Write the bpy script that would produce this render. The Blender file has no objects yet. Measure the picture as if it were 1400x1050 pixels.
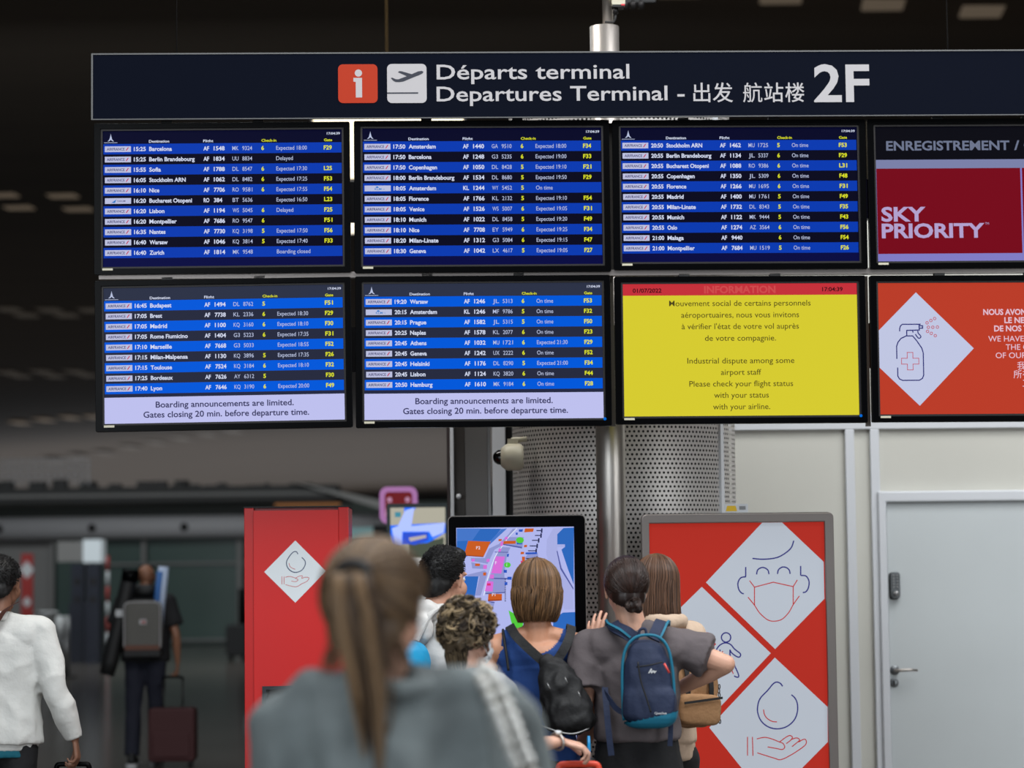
import bpy, bmesh, math, random
from mathutils import Vector, Matrix, noise
random.seed(7)
SC = bpy.context.scene
COL = SC.collection
PI = math.pi

# ------------------------------------------------------------------ camera, world, lights, exposure
F = 3394.0; PITCH = 0.0776; ROLL = -0.0117; CAM = Vector((0, 0, 1.6))
_cp, _sp, _cr, _sr = math.cos(PITCH), math.sin(PITCH), math.cos(ROLL), math.sin(ROLL)
FW = Vector((0, _cp, _sp)); _u = Vector((0, -_sp, _cp)); _x = Vector((1, 0, 0))
RT = _x * _cr + _u * _sr; UP = _u * _cr - _x * _sr
cam_d = bpy.data.cameras.new('camera'); cam = bpy.data.objects.new('camera', cam_d); COL.objects.link(cam)
cam.matrix_world = Matrix(((RT.x, UP.x, -FW.x, 0), (RT.y, UP.y, -FW.y, 0), (RT.z, UP.z, -FW.z, 1.6), (0, 0, 0, 1)))
cam_d.sensor_width = 36; cam_d.lens = F / 1400 * 36
cam_d.clip_end = 600
cam_d.dof.use_dof = True; cam_d.dof.focus_distance = 10.1; cam_d.dof.aperture_fstop = 2.4
SC.camera = cam
SC.view_settings.view_transform = 'Standard'; SC.view_settings.look = 'None'
SC.view_settings.exposure = 0; SC.view_settings.gamma = 1; SC.view_settings.use_curve_mapping = False
w = bpy.data.worlds.new('world'); SC.world = w; w.use_nodes = True
w.node_tree.nodes['Background'].inputs[0].default_value = (.75, .85, 1, 1)
w.node_tree.nodes['Background'].inputs[1].default_value = .22
def area(name, loc, rot, sx, sy, power, color=(1, 1, 1)):
    d = bpy.data.lights.new(name, 'AREA'); d.shape = 'RECTANGLE'; d.size = sx; d.size_y = sy; d.energy = power; d.color = color
    o = bpy.data.objects.new(name, d); COL.objects.link(o); o.location = loc; o.rotation_euler = rot; return o
area('hall_light_panel', (1.5, 5.6, 7.2), (math.radians(24), 0, 0), 8, 4, 620, (.95, .98, 1))
area('hall_light_panel', (4.5, 10.2, 7.4), (math.radians(12), 0, 0), 6, 2.4, 380, (.97, .98, 1))
area('hall_window_light', (-7, -8, 4.5), (math.radians(80), 0, math.radians(-28)), 9, 6, 900, (.88, .95, 1))
area('hall_window_light', (13, -4, 3.5), (math.radians(82), 0, math.radians(42)), 6, 6, 620, (.95, .98, 1))
area('far_ceiling_fill', (-10, 250, 1.0), (PI, 0, 0), 110, 130, 30000, (.96, .97, 1))  # added upward fill that brightens the distant ceiling, not a hall fixture
area('far_ceiling_fill', (-8, 110, 1.0), (PI, 0, 0), 70, 60, 500, (1, .9, .8))  # second, weaker upward fill added for the ceiling before it
area('column_light', (-1.5, 11.3, 5.3), (math.radians(14), 0, 0), 3.0, .5, 85, (1, .97, .93))
area('mid_ceiling_fill', (9, 40, 2.0), (PI, 0, 0), 10, 10, 90, (1, .78, .55))  # added warm upward fill tinting the nearer ceiling, not a hall fixture
area('far_floor_light', (-10, 44, 9), (math.radians(35), 0, 0), 26, 4, 1300, (.9, .97, 1))
area('concourse_light', (-5, 22, 9), (math.radians(10), 0, 0), 8, 5, 330, (.9, .96, 1))

def hr(px, py):
    return (FW + RT * ((px - 700) / F) - UP * ((py - 525) / F))
def at(px, py, Y):
    d = hr(px, py); return CAM + d * (Y / d.y)

# ------------------------------------------------------------------ materials
def lin(c):
    return tuple(((v / 255) / 12.92 if v / 255 <= .04045 else (((v / 255) + .055) / 1.055) ** 2.4) for v in c)
def mat(name, rgb, rough=.5, metal=0, emit=0, ecol=None, bump=0, bscale=60, var=0, vscale=8, spec=.5, stretch=None, alpha=None):
    m = bpy.data.materials.new(name); m.use_nodes = True
    nt = m.node_tree; b = nt.nodes['Principled BSDF']; c = lin(rgb)
    b.inputs['Base Color'].default_value = (*c, 1)
    b.inputs['Roughness'].default_value = rough; b.inputs['Metallic'].default_value = metal
    b.inputs['Specular IOR Level'].default_value = spec
    if emit:
        e = lin(ecol or rgb); b.inputs['Emission Color'].default_value = (*e, 1); b.inputs['Emission Strength'].default_value = emit
    tc = None
    if bump or var:
        tc = nt.nodes.new('ShaderNodeTexCoord'); src = tc.outputs['Object']
        if stretch:
            mp = nt.nodes.new('ShaderNodeMapping'); mp.inputs['Scale'].default_value = stretch
            nt.links.new(src, mp.inputs[0]); src = mp.outputs[0]
    if bump:
        n = nt.nodes.new('ShaderNodeTexNoise'); n.inputs['Scale'].default_value = bscale; n.inputs['Detail'].default_value = 4
        bp = nt.nodes.new('ShaderNodeBump'); bp.inputs['Strength'].default_value = bump; bp.inputs['Distance'].default_value = .02
        nt.links.new(src, n.inputs['Vector']); nt.links.new(n.outputs[0], bp.inputs['Height']); nt.links.new(bp.outputs[0], b.inputs['Normal'])
    if var:
        n = nt.nodes.new('ShaderNodeTexNoise'); n.inputs['Scale'].default_value = vscale; n.inputs['Detail'].default_value = 5
        r = nt.nodes.new('ShaderNodeValToRGB'); nt.links.new(src, n.inputs['Vector']); nt.links.new(n.outputs[0], r.inputs[0])
        r.color_ramp.elements[0].position = .3; r.color_ramp.elements[1].position = .7
        r.color_ramp.elements[0].color = (*[v * (1 - var) for v in c], 1); r.color_ramp.elements[1].color = (*[min(1, v * (1 + var)) for v in c], 1)
        nt.links.new(r.outputs[0], b.inputs['Base Color'])
    return m
def scr(name, rgb, k=1.0):            # a lit screen pixel colour
    return mat(name, tuple(v * .03 for v in rgb), .35, 0, k, rgb, spec=.03)
def lit(name, rgb, e=.5, d=.6):       # backlit print: part emission, part reflection
    m = mat(name, rgb, .4, 0, e, rgb, spec=.12); b = m.node_tree.nodes['Principled BSDF']
    b.inputs['Base Color'].default_value = (*[v * d for v in lin(rgb)], 1); return m
def hairmat(name, dark, light, rough=.45):
    m = bpy.data.materials.new(name); m.use_nodes = True; nt = m.node_tree; b = nt.nodes['Principled BSDF']
    a = nt.nodes.new('ShaderNodeAttribute'); a.attribute_name = 'var'
    r = nt.nodes.new('ShaderNodeValToRGB'); r.color_ramp.elements[0].color = (*lin(dark), 1); r.color_ramp.elements[1].color = (*lin(light), 1)
    nt.links.new(a.outputs['Fac'], r.inputs[0]); nt.links.new(r.outputs[0], b.inputs['Base Color'])
    b.inputs['Roughness'].default_value = rough; b.inputs['Specular IOR Level'].default_value = .35
    return m

M = {}
M['black'] = mat('black_plastic', (4, 4, 5), .25, spec=.06)
M['blackmat'] = mat('matte_black', (14, 14, 15), .6)
M['steel'] = mat('brushed_steel', (176, 170, 164), .36, .85, bump=.08, bscale=4, stretch=(90, 90, 1))
M['steelgrey'] = mat('grey_steel_frame', (135, 128, 124), .38, .75, bump=.04, bscale=200)
M['alu'] = mat('aluminium', (150, 150, 150), .35, .8)
M['darkmetal'] = mat('dark_metal', (44, 42, 42), .45, .6)
M['white'] = mat('white_paint', (205, 208, 212), .4)
M['cream'] = mat('cream_plastic', (196, 190, 168), .4)
M['wall'] = mat('warm_white_panel', (196, 195, 186), .5, var=.03, vscale=1.5)
M['door'] = mat('grey_white_door', (190, 196, 197), .45, var=.02, vscale=2)

# ------------------------------------------------------------------ objects and tags
def tag(o, label=None, cat=None, group=None, kind=None):
    if label: o['label'] = label
    if cat: o['category'] = cat
    if group: o['group'] = group
    if kind: o['kind'] = kind
    return o
def empty(name, loc=(0, 0, 0), rz=0, label=None, cat=None, group=None, parent=None):
    o = bpy.data.objects.new(name, None); COL.objects.link(o); o.empty_display_size = .1
    o.location = loc; o.rotation_euler = (0, 0, rz); o.parent = parent
    return tag(o, label, cat, group)
class MB:
    def __init__(s): s.v = []; s.f = []; s.smooth = []
    def add(s, vs, fs, smooth=False):
        n = len(s.v); s.v += [tuple(p) for p in vs]; s.f += [tuple(i + n for i in f) for f in fs]; s.smooth += [smooth] * len(fs); return s
    def box(s, x0, x1, y0, y1, z0, z1):
        return s.add([(x0, y0, z0), (x1, y0, z0), (x1, y1, z0), (x0, y1, z0), (x0, y0, z1), (x1, y0, z1), (x1, y1, z1), (x0, y1, z1)],
                     [(3, 2, 1, 0), (4, 5, 6, 7), (0, 1, 5, 4), (1, 2, 6, 5), (2, 3, 7, 6), (3, 0, 4, 7)])
    def poly(s, pts, y):                  # flat print facing the viewer side (-y): pts are (x, z)
        a = sum(pts[i][0] * pts[(i + 1) % len(pts)][1] - pts[(i + 1) % len(pts)][0] * pts[i][1] for i in range(len(pts)))
        if a < 0: pts = pts[::-1]
        return s.add([(p[0], y, p[1]) for p in pts], [tuple(range(len(pts)))])
    def slab(s, pts, y0, y1):             # extruded outline between y0 (front) and y1
        a = sum(pts[i][0] * pts[(i + 1) % len(pts)][1] - pts[(i + 1) % len(pts)][0] * pts[i][1] for i in range(len(pts)))
        if a < 0: pts = pts[::-1]
        n = len(pts)
        return s.add([(p[0], y0, p[1]) for p in pts] + [(p[0], y1, p[1]) for p in pts],
                     [tuple(range(n)), tuple(range(2 * n - 1, n - 1, -1))] + [(i, i + n, (i + 1) % n + n, (i + 1) % n) for i in range(n)])
    def ring(s, outer, inner, y0, y1):    # frame between two outlines with the same number of points
        a = sum(outer[i][0] * outer[(i + 1) % len(outer)][1] - outer[(i + 1) % len(outer)][0] * outer[i][1] for i in range(len(outer)))
        if a < 0: outer = outer[::-1]; inner = inner[::-1]
        n = len(outer); V = [(p[0], y, p[1]) for y in (y0, y1) for L in (outer, inner) for p in L]; Fc = []
        for i in range(n):
            j = (i + 1) % n
            Fc += [(i, j, n + j, n + i), (2 * n + i, 3 * n + i, 3 * n + j, 2 * n + j), (i, 2 * n + i, 2 * n + j, j), (n + i, n + j, 3 * n + j, 3 * n + i)]
        return s.add(V, Fc)
    def tube(s, pts, r, n=8, closed=False, caps=True):
        pts = [Vector(p) for p in pts]; k = len(pts); V = []; rr = r if isinstance(r, (list, tuple)) else [r] * k
        prev = None
        for i, p in enumerate(pts):
            t = (pts[(i + 1) % k] - pts[i - 1]) if closed else (pts[min(i + 1, k - 1)] - pts[max(i - 1, 0)])
            if t.length < 1e-9: t = Vector((0, 0, 1))
            t.normalize()
            if prev is None: a = t.orthogonal().normalized()
            else:
                a = prev - t * prev.dot(t)
                a = a.normalized() if a.length > 1e-6 else t.orthogonal().normalized()
            prev = a; b = t.cross(a)
            V += [p + (a * math.cos(2 * PI * j / n) + b * math.sin(2 * PI * j / n)) * rr[i] for j in range(n)]
        Fc = []
        for i in range(k if closed else k - 1):
            for j in range(n):
                Fc.append((i * n + j, i * n + (j + 1) % n, ((i + 1) % k) * n + (j + 1) % n, ((i + 1) % k) * n + j))
        if caps and not closed: Fc += [tuple(range(n))[::-1], tuple((k - 1) * n + j for j in range(n))]
        return s.add(V, Fc, n > 4)
    def cyl(s, x, y, z0, z1, r, n=24, r2=None):
        return s.tube([(x, y, z0), (x, y, z1)], [r, r if r2 is None else r2], n)
    def lathe(s, prof, o=(0, 0, 0), axis='z', n=24):
        V = []; Fc = []; k = len(prof)
        for i in range(n):
            c, q = math.cos(2 * PI * i / n), math.sin(2 * PI * i / n)
            for r, h in prof:
                p = (r * c, r * q, h) if axis == 'z' else ((h, r * c, r * q) if axis == 'x' else (r * c, h, -r * q))
                V.append((p[0] + o[0], p[1] + o[1], p[2] + o[2]))
        for i in range(n):
            j = (i + 1) % n
            for t in range(k - 1): Fc.append((i * k + t, j * k + t, j * k + t + 1, i * k + t + 1))
        return s.add(V, Fc, True)
    def stroke(s, pts, wd, y, closed=False):   # flat line of width wd on the plane y
        P = [Vector(p) for p in pts]; n = len(P)
        if n < 2: return s
        L = []; R = []
        for i in range(n):
            a = P[(i - 1) % n] if (closed or i > 0) else P[i]; b = P[(i + 1) % n] if (closed or i < n - 1) else P[i]
            d1 = (P[i] - a); d2 = (b - P[i])
            if d1.length < 1e-9: d1 = d2
            if d2.length < 1e-9: d2 = d1
            t = (d1.normalized() + d2.normalized()); t = t.normalized() if t.length > 1e-6 else d2.normalized()
            nn = Vector((-t.y, t.x)); c = max(.4, nn.dot(Vector((-d2.normalized().y, d2.normalized().x))))
            L.append(P[i] + nn * (wd / 2 / c)); R.append(P[i] - nn * (wd / 2 / c))
        V = [(p.x, y, p.y) for p in L + R]; Fc = []
        for i in range(n if closed else n - 1):
            j = (i + 1) % n; Fc.append((n + i, n + j, j, i))
        return s.add(V, Fc)
    def build(s, name, m, parent=None, label=None, loc=None, rot=None, bevel=0, kind=None, rawcol=None):
        me = bpy.data.meshes.new(name); me.from_pydata(s.v, [], s.f)
        me.polygons.foreach_set('use_smooth', s.smooth)
        me.materials.append(M[m] if isinstance(m, str) else m); me.update()
        o = bpy.data.objects.new(name, me); COL.objects.link(o); o.parent = parent
        if loc: o.location = loc
        if rot: o.rotation_euler = rot
        if bevel:
            b = o.modifiers.new('bevel', 'BEVEL'); b.width = bevel; b.segments = 2; b.limit_method = 'ANGLE'
        if label: o['label'] = label
        if kind: o['kind'] = kind
        return o
def rrect(x0, x1, z0, z1, r, n=5):
    out = []
    for cx, cz, a0 in ((x1 - r, z1 - r, 0), (x0 + r, z1 - r, 90), (x0 + r, z0 + r, 180), (x1 - r, z0 + r, 270)):
        for i in range(n + 1):
            a = math.radians(a0 + 90 * i / n); out.append((cx + r * math.cos(a), cz + r * math.sin(a)))
    return out
def rect(x0, x1, z0, z1): return [(x0, z0), (x1, z0), (x1, z1), (x0, z1)]
def smooth_line(pts, n=6, closed=False):
    P = [Vector(p) for p in pts]; k = len(P); out = []
    for i in range(k if closed else k - 1):
        if closed: a, b, c, d = P[i - 1], P[i], P[(i + 1) % k], P[(i + 2) % k]
        else: a, b, c, d = P[max(i - 1, 0)], P[i], P[i + 1], P[min(i + 2, k - 1)]
        for j in range(n):
            t = j / n
            out.append(.5 * ((2 * b) + (c - a) * t + (2 * a - 5 * b + 4 * c - d) * t * t + (3 * b - a - 3 * c + d) * t ** 3))
    if not closed: out.append(P[-1])
    return out
def arc(cx, cz, r, a0, a1, n=14, rz=None):
    return [(cx + r * math.cos(math.radians(a0 + (a1 - a0) * i / n)), cz + (rz or r) * math.sin(math.radians(a0 + (a1 - a0) * i / n))) for i in range(n + 1)]

_tc = {}
def glyphs(s, off):
    k = (s, off)
    if k not in _tc:
        cu = bpy.data.curves.new('t', 'FONT'); cu.body = s; cu.offset = off; cu.resolution_u = 3; cu.fill_mode = 'FRONT'
        o = bpy.data.objects.new('t', cu); m = o.to_mesh()
        V = [(v.co.x, v.co.y) for v in m.vertices]; Fs = [tuple(p.vertices) for p in m.polygons]
        o.to_mesh_clear(); bpy.data.objects.remove(o); bpy.data.curves.remove(cu); _tc[k] = (V, Fs)
    return _tc[k]
CAPH = max(p[1] for p in glyphs('H', 0)[0])
def text(mb, s, x, z, cap, width=None, align='l', bold=0., y=0., shear=0):
    """lettering on the plane y, baseline z, capital height cap"""
    V, Fs = glyphs(s, bold)
    if not V: return
    x0 = min(p[0] for p in V); x1 = max(p[0] for p in V); k = cap / CAPH; kx = k if width is None else width / (x1 - x0)
    wd = (x1 - x0) * kx; ox = x if align == 'l' else (x - wd / 2 if align == 'c' else x - wd)
    vs = [(ox + (p[0] - x0) * kx + shear * p[1] * k, y, z + p[1] * k) for p in V]
    fs = []
    for f in Fs:
        a = sum(vs[f[i]][0] * vs[f[(i + 1) % len(f)]][2] - vs[f[(i + 1) % len(f)]][0] * vs[f[i]][2] for i in range(len(f)))
        fs.append(f if a > 0 else f[::-1])
    mb.add(vs, fs)

class Plane:                                # a vertical plane in the hall, local x along it, local z up
    def __init__(s, O, yaw):
        s.O = Vector(O); s.yaw = yaw; s.u = Vector((math.cos(yaw), math.sin(yaw), 0)); s.n = Vector((-math.sin(yaw), math.cos(yaw), 0))
    def hit(s, px, py, d=0):                # -> (u, z) where the sight line meets the plane moved d away
        r = hr(px, py); o = s.O + s.n * d
        t = (o - CAM).dot(s.n) / r.dot(s.n); p = CAM + r * t; q = p - s.O
        return (q.dot(s.u), q.z)
    def world(s, u, z, d=0): return s.O + s.u * u + s.n * d + Vector((0, 0, z))
# ------------------------------------------------------------------ the setting
def fmat():
    m = mat('polished_floor', (92, 86, 80), .16, var=.12, vscale=.6, spec=.6)
    return m
M['floor'] = fmat()
MB().box(-60, 60, -12, 460, -.2, 0).build('floor', 'floor', kind='structure')
M['ceil'] = mat('brown_ceiling', (78, 68, 58), .8, bump=.25, bscale=1.2, var=.12, vscale=.35, stretch=(.25, 2, 1))
CZ = 13.0
ce = MB()
nx, ny = 12, 60
def ceil_z(x, y): return CZ + .35 * math.sin(y * .9) * 0 - 0.0009 * (x + 4) ** 2
V = []; Fc = []
for j in range(ny + 1):
    for i in range(nx + 1):
        x = -60 + 120 * i / nx; y = -12 + (472) * j / ny; V.append((x, y, ceil_z(x, y)))
for j in range(ny):
    for i in range(nx):
        a = j * (nx + 1) + i; Fc.append((a, a + nx + 1, a + nx + 2, a + 1))
ce.add(V, Fc, True)
ceiling = ce.build('ceiling', 'ceil', kind='structure')
M['slot'] = mat('ceiling_slot_glow', (70, 62, 54), .6, 0, .10, (230, 205, 175))
M['slot2'] = mat('ceiling_slot_dim', (70, 62, 54), .6, 0, .03, (220, 205, 185))
def slot(px, py, w_, l_, m, skew=.3):
    r = hr(px, py); t = (CZ - .06 - 1.6) / r.z; p = CAM + r * t; z = ceil_z(p.x, p.y) - .05
    t = (z - 1.6) / r.z; p = CAM + r * t
    mb = MB(); a = w_ / 2; l_ *= .55; b = l_ / 2
    pts = [(-a, -b), (a, -b), (a + skew * l_ * .3, b), (-a + skew * l_ * .3, b)]
    mb.add([(x, y, 0) for x, y in pts] + [(x * 1.08, y * 1.08, .05) for x, y in pts],
           [(3, 2, 1, 0), (0, 1, 5, 4), (1, 2, 6, 5), (2, 3, 7, 6), (3, 0, 4, 7)])
    return mb.build('slot', m, ceiling, loc=(p.x, p.y, z))
for px, py in ((1065, -1), (1205, 8), (1340, 18), (925, -10)): slot(px, py, .8, 1.6, 'slot')
for px, py in ((24, 285), (105, 287), (2, 268), (84, 269), (172, 289)): slot(px, py, .78, 1.2, 'slot')
for px, py in ((33, 432), (88, 432), (10, 424), (66, 425), (122, 425)): slot(px, py, .8, 2.4, 'slot2')
for px, py in ((25, 515), (55, 509), (72, 515), (100, 509), (118, 514), (8, 510)): slot(px, py, .8, 3.2, 'slot2')
for px, py in ((24, 579), (58, 575), (93, 572), (126, 571), (160, 569)): slot(px, py, .8, 5, 'slot')
for px, py in ((70, 640), (105, 633), (140, 628), (175, 620), (210, 614), (245, 608), (280, 603), (315, 598)): slot(px, py - 8, 1.0, 8, 'slot2')
M['darkwall'] = mat('dark_brown_wall', (52, 46, 42), .8)
MB().box(-60.3, -60, -12, 460, 0, 10.2).build('wall_left', 'darkwall', kind='structure')
MB().box(60, 60.3, -12, 460, 0, 10.2).build('wall_right', 'darkwall', kind='structure')

# right hand service wall with its door, seen under and beside the boards
YAW = .0355
WP = Plane(at(1003, 700, 13.5) * 1.0, YAW); WP.O.z = 0
wl = WP.hit(930, 650)[0]
root_w = MB().box(wl, 5.2, 0, .16, 0, 3.55).build('wall_back', 'wall', loc=WP.O, rot=(0, 0, YAW), kind='structure')
def strip(name, x0, x1, z0, z1, d=.02, m='white'):
    return MB().box(x0, x1, -d, -.001, z0, z1).build(name, m, loc=WP.O, rot=(0, 0, YAW), kind='structure', bevel=.004)
zr = WP.hit(1100, 588)[1]; zr2 = WP.hit(1100, 577)[1]
strip('trim_1', wl, 5.2, zr, zr2 + .04, .03)
a = WP.hit(1155, 640)[0]; strip('trim_2', a, a + .05, 0, zr, .03)
a = WP.hit(1189, 640)[0]; strip('trim_3', a, a + .05, 0, zr, .03)
dx0 = WP.hit(1212, 800)[0]; dz = WP.hit(1300, 686)[1]; dx1 = dx0 + .93
fx = WP.hit(1200, 760)[0]; fz = WP.hit(1300, 671)[1]
fr = MB().ring(rect(fx, dx1 + (dx0 - fx), -.0, fz), rect(dx0, dx1, 0, dz), -.05, -.001)
door = empty('door_1', WP.O, YAW); tag(door, kind='structure')
fr.build('door_frame', 'white', door, bevel=.008)
MB().box(dx0 + .004, dx1 - .004, -.022, -.002, .01, dz - .004).build('door_leaf', 'door', door, bevel=.003)
M['lockgrey'] = mat('grey_lock_metal', (112, 116, 118), .35, .7)
kx, kz = WP.hit(1222, 800)
MB().slab(rrect(kx - .026, kx + .026, kz - .073, kz + .073, .018), -.05, -.022).build('keypad_body', 'lockgrey', door, bevel=.004)
MB().slab(rrect(kx - .031, kx + .022, kz - .078, kz + .07, .018), -.034, -.021).build('keypad_backplate', 'blackmat', door)
for r_ in range(5):
    for c_ in range(2):
        MB().lathe([(0, -.056), (.004, -.056), (.005, -.049)], (kx - .010 + c_ * .02, 0, kz + .052 - r_ * .016), 'y', 10).build('key_button', 'alu', door)
MB().lathe([(0, -.078), (.012, -.078), (.015, -.07), (.015, -.05)], (kx, 0, kz - .045), 'y', 18).build('keypad_knob', 'alu', door)
hx, hz = WP.hit(1222, 916)
MB().lathe([(0, -.032), (.024, -.032), (.026, -.028), (.026, -.021)], (hx, 0, hz), 'y', 24).build('rose_plate', 'lockgrey', door)
MB().tube([(hx, -.03, hz), (hx, -.07, hz), (hx + .012, -.078, hz), (hx + .06, -.08, hz + .003), (hx + .115, -.078, hz)], [.009, .009, .009, .008, .006], 10).build('door_handle', 'steel', door)
hx, hz2 = WP.hit(1221, 933)
MB().lathe([(0, -.030), (.022, -.030), (.025, -.027), (.025, -.021)], (hx, 0, hz2), 'y', 24).build('key_escutcheon', 'lockgrey', door)
MB().slab(arc(hx, hz2 + .005, .006, -60, 240, 10) + [(hx - .005, hz2 - .014), (hx + .005, hz2 - .014)][::1], -.0312, -.0302).build('keyhole', 'blackmat', door)

# ---- perforated metal column
colc = at(853, 640, 11.95); CR = .535
column = empty('perforated_column', (colc.x, colc.y, 0), 0, 'perforated stainless steel column behind the kiosk, totem and smooth pole', 'column')
M['perf'] = mat('perforated_steel', (196, 192, 188), .45, .4, bump=.03, bscale=3)
M['hole'] = mat('column_core', (20, 19, 19), .8)
pit = .0212; nseg = int(PI * 1.16 * CR / pit / 1.0); a0 = -PI * 1.09
V = []; Fc = []; ZH = 4.0; nrow = int((ZH - .1) / pit)
hr_ = .0062
for j in range(nrow):
    for i in range(nseg):
        ca = a0 + (i + (.5 if j % 2 else 0)) * pit / CR; cz = .1 + j * pit; b = len(V)
        h = pit / 2
        for (x, z) in ((-h, -h), (0, -h), (h, -h), (h, 0), (h, h), (0, h), (-h, h), (-h, 0)):
            V.append((CR * math.cos(ca + x / CR), CR * math.sin(ca + x / CR), cz + z))
        for k in range(8):
            t = math.radians(225 + 45 * k); x = hr_ * math.cos(t); z = hr_ * math.sin(t)
            V.append((CR * math.cos(ca + x / CR), CR * math.sin(ca + x / CR), cz + z))
        for k in range(8): Fc.append((b + k, b + (k + 1) % 8, b + 8 + (k + 1) % 8, b + 8 + k))
s_ = MB(); s_.add(V, Fc, True); s_.build('perforated_sheet', 'perf', column, kind='stuff')
MB().cyl(0, 0, 0, ZH, CR - .03, 48).build('core', 'hole', column)
sm = at(979, 640, 11.9); ang = math.atan2(-math.sqrt(max(0, CR ** 2 - (sm.x - colc.x) ** 2)), sm.x - colc.x)
q = Vector((math.cos(ang), math.sin(ang))); t_ = Vector((-q.y, q.x))
mb = MB(); pts = []
for s in (-1, 1):
    for rr in (CR - .01, CR + .012): p = q * rr + t_ * .014 * s; pts.append(p)
mb.add([(p.x, p.y, z) for z in (0.02, ZH) for p in (pts[0], pts[1], pts[3], pts[2])], [(0, 1, 2, 3), (7, 6, 5, 4), (0, 4, 5, 1), (1, 5, 6, 2), (2, 6, 7, 3), (3, 7, 4, 0)])
mb.build('seam_strip', 'white', column)
MB().lathe([(CR + .01, 0), (CR + .01, .1), (CR - .01, .1)], n=64).build('base_ring', 'steelgrey', column)
mb = MB(); mb.lathe([(CR + .004, 2.33), (CR + .012, 2.36), (CR + .004, 2.39)], n=64); mb.build('clamp_band', 'steel', column)

# ---- smooth steel pole carrying the boards
BP0 = Vector((-1.72583, 10.45331, 0))
pp = at(836, 700, 11.05)
pole = empty('steel_support_pole', (pp.x, pp.y, 0), 0, 'smooth stainless steel pole rising behind the boards and above the sign', 'pole')
ztop = 1.6 + (at(828, 37, pp.y).z - 1.6)
MB().cyl(0, 0, 0, ztop, .066, 40).build('lower_tube', 'steel', pole)
MB().cyl(-.0, 0, ztop, ztop + .9, .0245, 24).build('upper_tube', 'steel', pole, loc=(at(828, 20, pp.y).x - pp.x + .01, 0, 0))
MB().cyl(0, 0, 0, .05, .11, 40).build('base_flange', 'steelgrey', pole)
# camera clamped to the upper tube
cc = at(845, 8, pp.y - .02)
cm = empty('security_camera', (cc.x, cc.y, cc.z - .06), 0, 'boxy cream security camera clamped to the top of the steel pole', 'camera')
MB().slab(rrect(-.03, .03, .055, .22, .006), -.05, .02).build('housing', 'cream', cm)
MB().slab(rrect(-.028, .026, .045, .056, .004), -.048, .018).build('underside', 'blackmat', cm)
M['redled'] = mat('red_mark', (200, 20, 40), .4, 0, .2)
MB().box(.012, .028, -.0515, -.03, .05, .057).build('red_mark', 'redled', cm)
MB().cyl(-.012, -.015, .02, .048, .012, 16).build('connector', 'darkmetal', cm)
MB().tube([(-.012, -.015, .02), (-.014, -.015, -.005), (-.022, -.012, -.018), (-.06, -.03, -.02)], .005, 8).build('cable', 'blackmat', cm)
lp = at(865, 4, 14)
sp_ = empty('spotlight_bar', (lp.x, lp.y, lp.z), 0, 'small dark bar of three spotlights hanging behind the pole top', 'light')
MB().box(-.11, .13, -.02, .02, .0, .03).build('bar', 'blackmat', sp_)
MB().tube([(0, 0, .02), (0, 0, 8.9)], .008, 8).build('hanger', 'blackmat', sp_)
for i in range(3):
    MB().lathe([(0, -.03), (.018, -.03), (.026, 0), (.02, .02), (0, .02)], (-.08 + i * .045 + .035, 0, -.005), 'z', 14).build('spot_head', 'darkmetal', sp_)

# ---- glass partition / lift shaft left of the column
GP = Plane(at(617, 640, 12.6), .03); GP.O.z = 0
glass = empty('glass_partition', GP.O, .03, 'white-posted grey panel partition left of the perforated column', 'partition')
def gbox(name, p0, p1, y0, y1, m, z1=3.5, z0=0, label=None):
    u0 = GP.hit(p0, 640)[0]; u1 = GP.hit(p1, 640)[0]
    return MB().box(u0, u1, y0, y1, z0, z1).build(name, m, glass, bevel=.003, label=label)
M['brownmetal'] = mat('dark_brown_metal', (48, 38, 38), .5)
M['greypanel'] = mat('grey_reflective_panel', (112, 110, 108), .25, .35, var=.08, vscale=1.2, stretch=(1, 1, .3))
M['dkpanel'] = mat('dark_grey_panel', (66, 62, 58), .35, .2)
gbox('edge_trim', 611, 615, -.01, .05, 'brownmetal')
gbox('post', 615.5, 620.5, -.03, .02, 'white')
gbox('dark_panel', 620.5, 636, .03, .05, 'dkpanel')
gbox('grey_panel', 636, 667, .02, .05, 'greypanel')
gbox('post', 667, 671, -.02, .04, 'alu')
gbox('wide_post', 673, 691, -.04, .05, 'white')
gbox('dark_gap', 691, 701, .05, .07, 'darkmetal')
gbox('post', 701, 705, -.02, .03, 'alu')
u_, z_ = GP.hit(627, 679)
MB().lathe([(0, -.05), (.012, -.05), (.014, -.02), (.007, -.0), (0, .0)], (u_, 0, z_), 'y', 14).build('fixing_knob', 'white', glass)
# dome camera
dc = at(694, 625, 11.6)
dm = empty('dome_camera', dc, 0, 'cream dome camera with dark glass eye on the column left side', 'camera')
MB().lathe([(.0, .075), (.05, .075), (.062, .06), (.0635, .0), (.056, -.014), (.04, -.032), (0, -.032)], axis='x', n=32).build('housing', 'cream', dm)
MB().lathe([(.036, -.03), (.034, -.046), (.025, -.060), (.012, -.067), (0, -.069)], axis='x', n=28).build('glass_dome', mat('dark_dome', (10, 8, 8), .05), dm)
MB().box(.0, .05, -.012, .012, .055, .085).build('mounting_bracket', 'cream', dm)
MB().tube([(.02, 0, .08), (.09, .02, .085)], .012, 8).build('bracket_arm', 'cream', dm)

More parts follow.
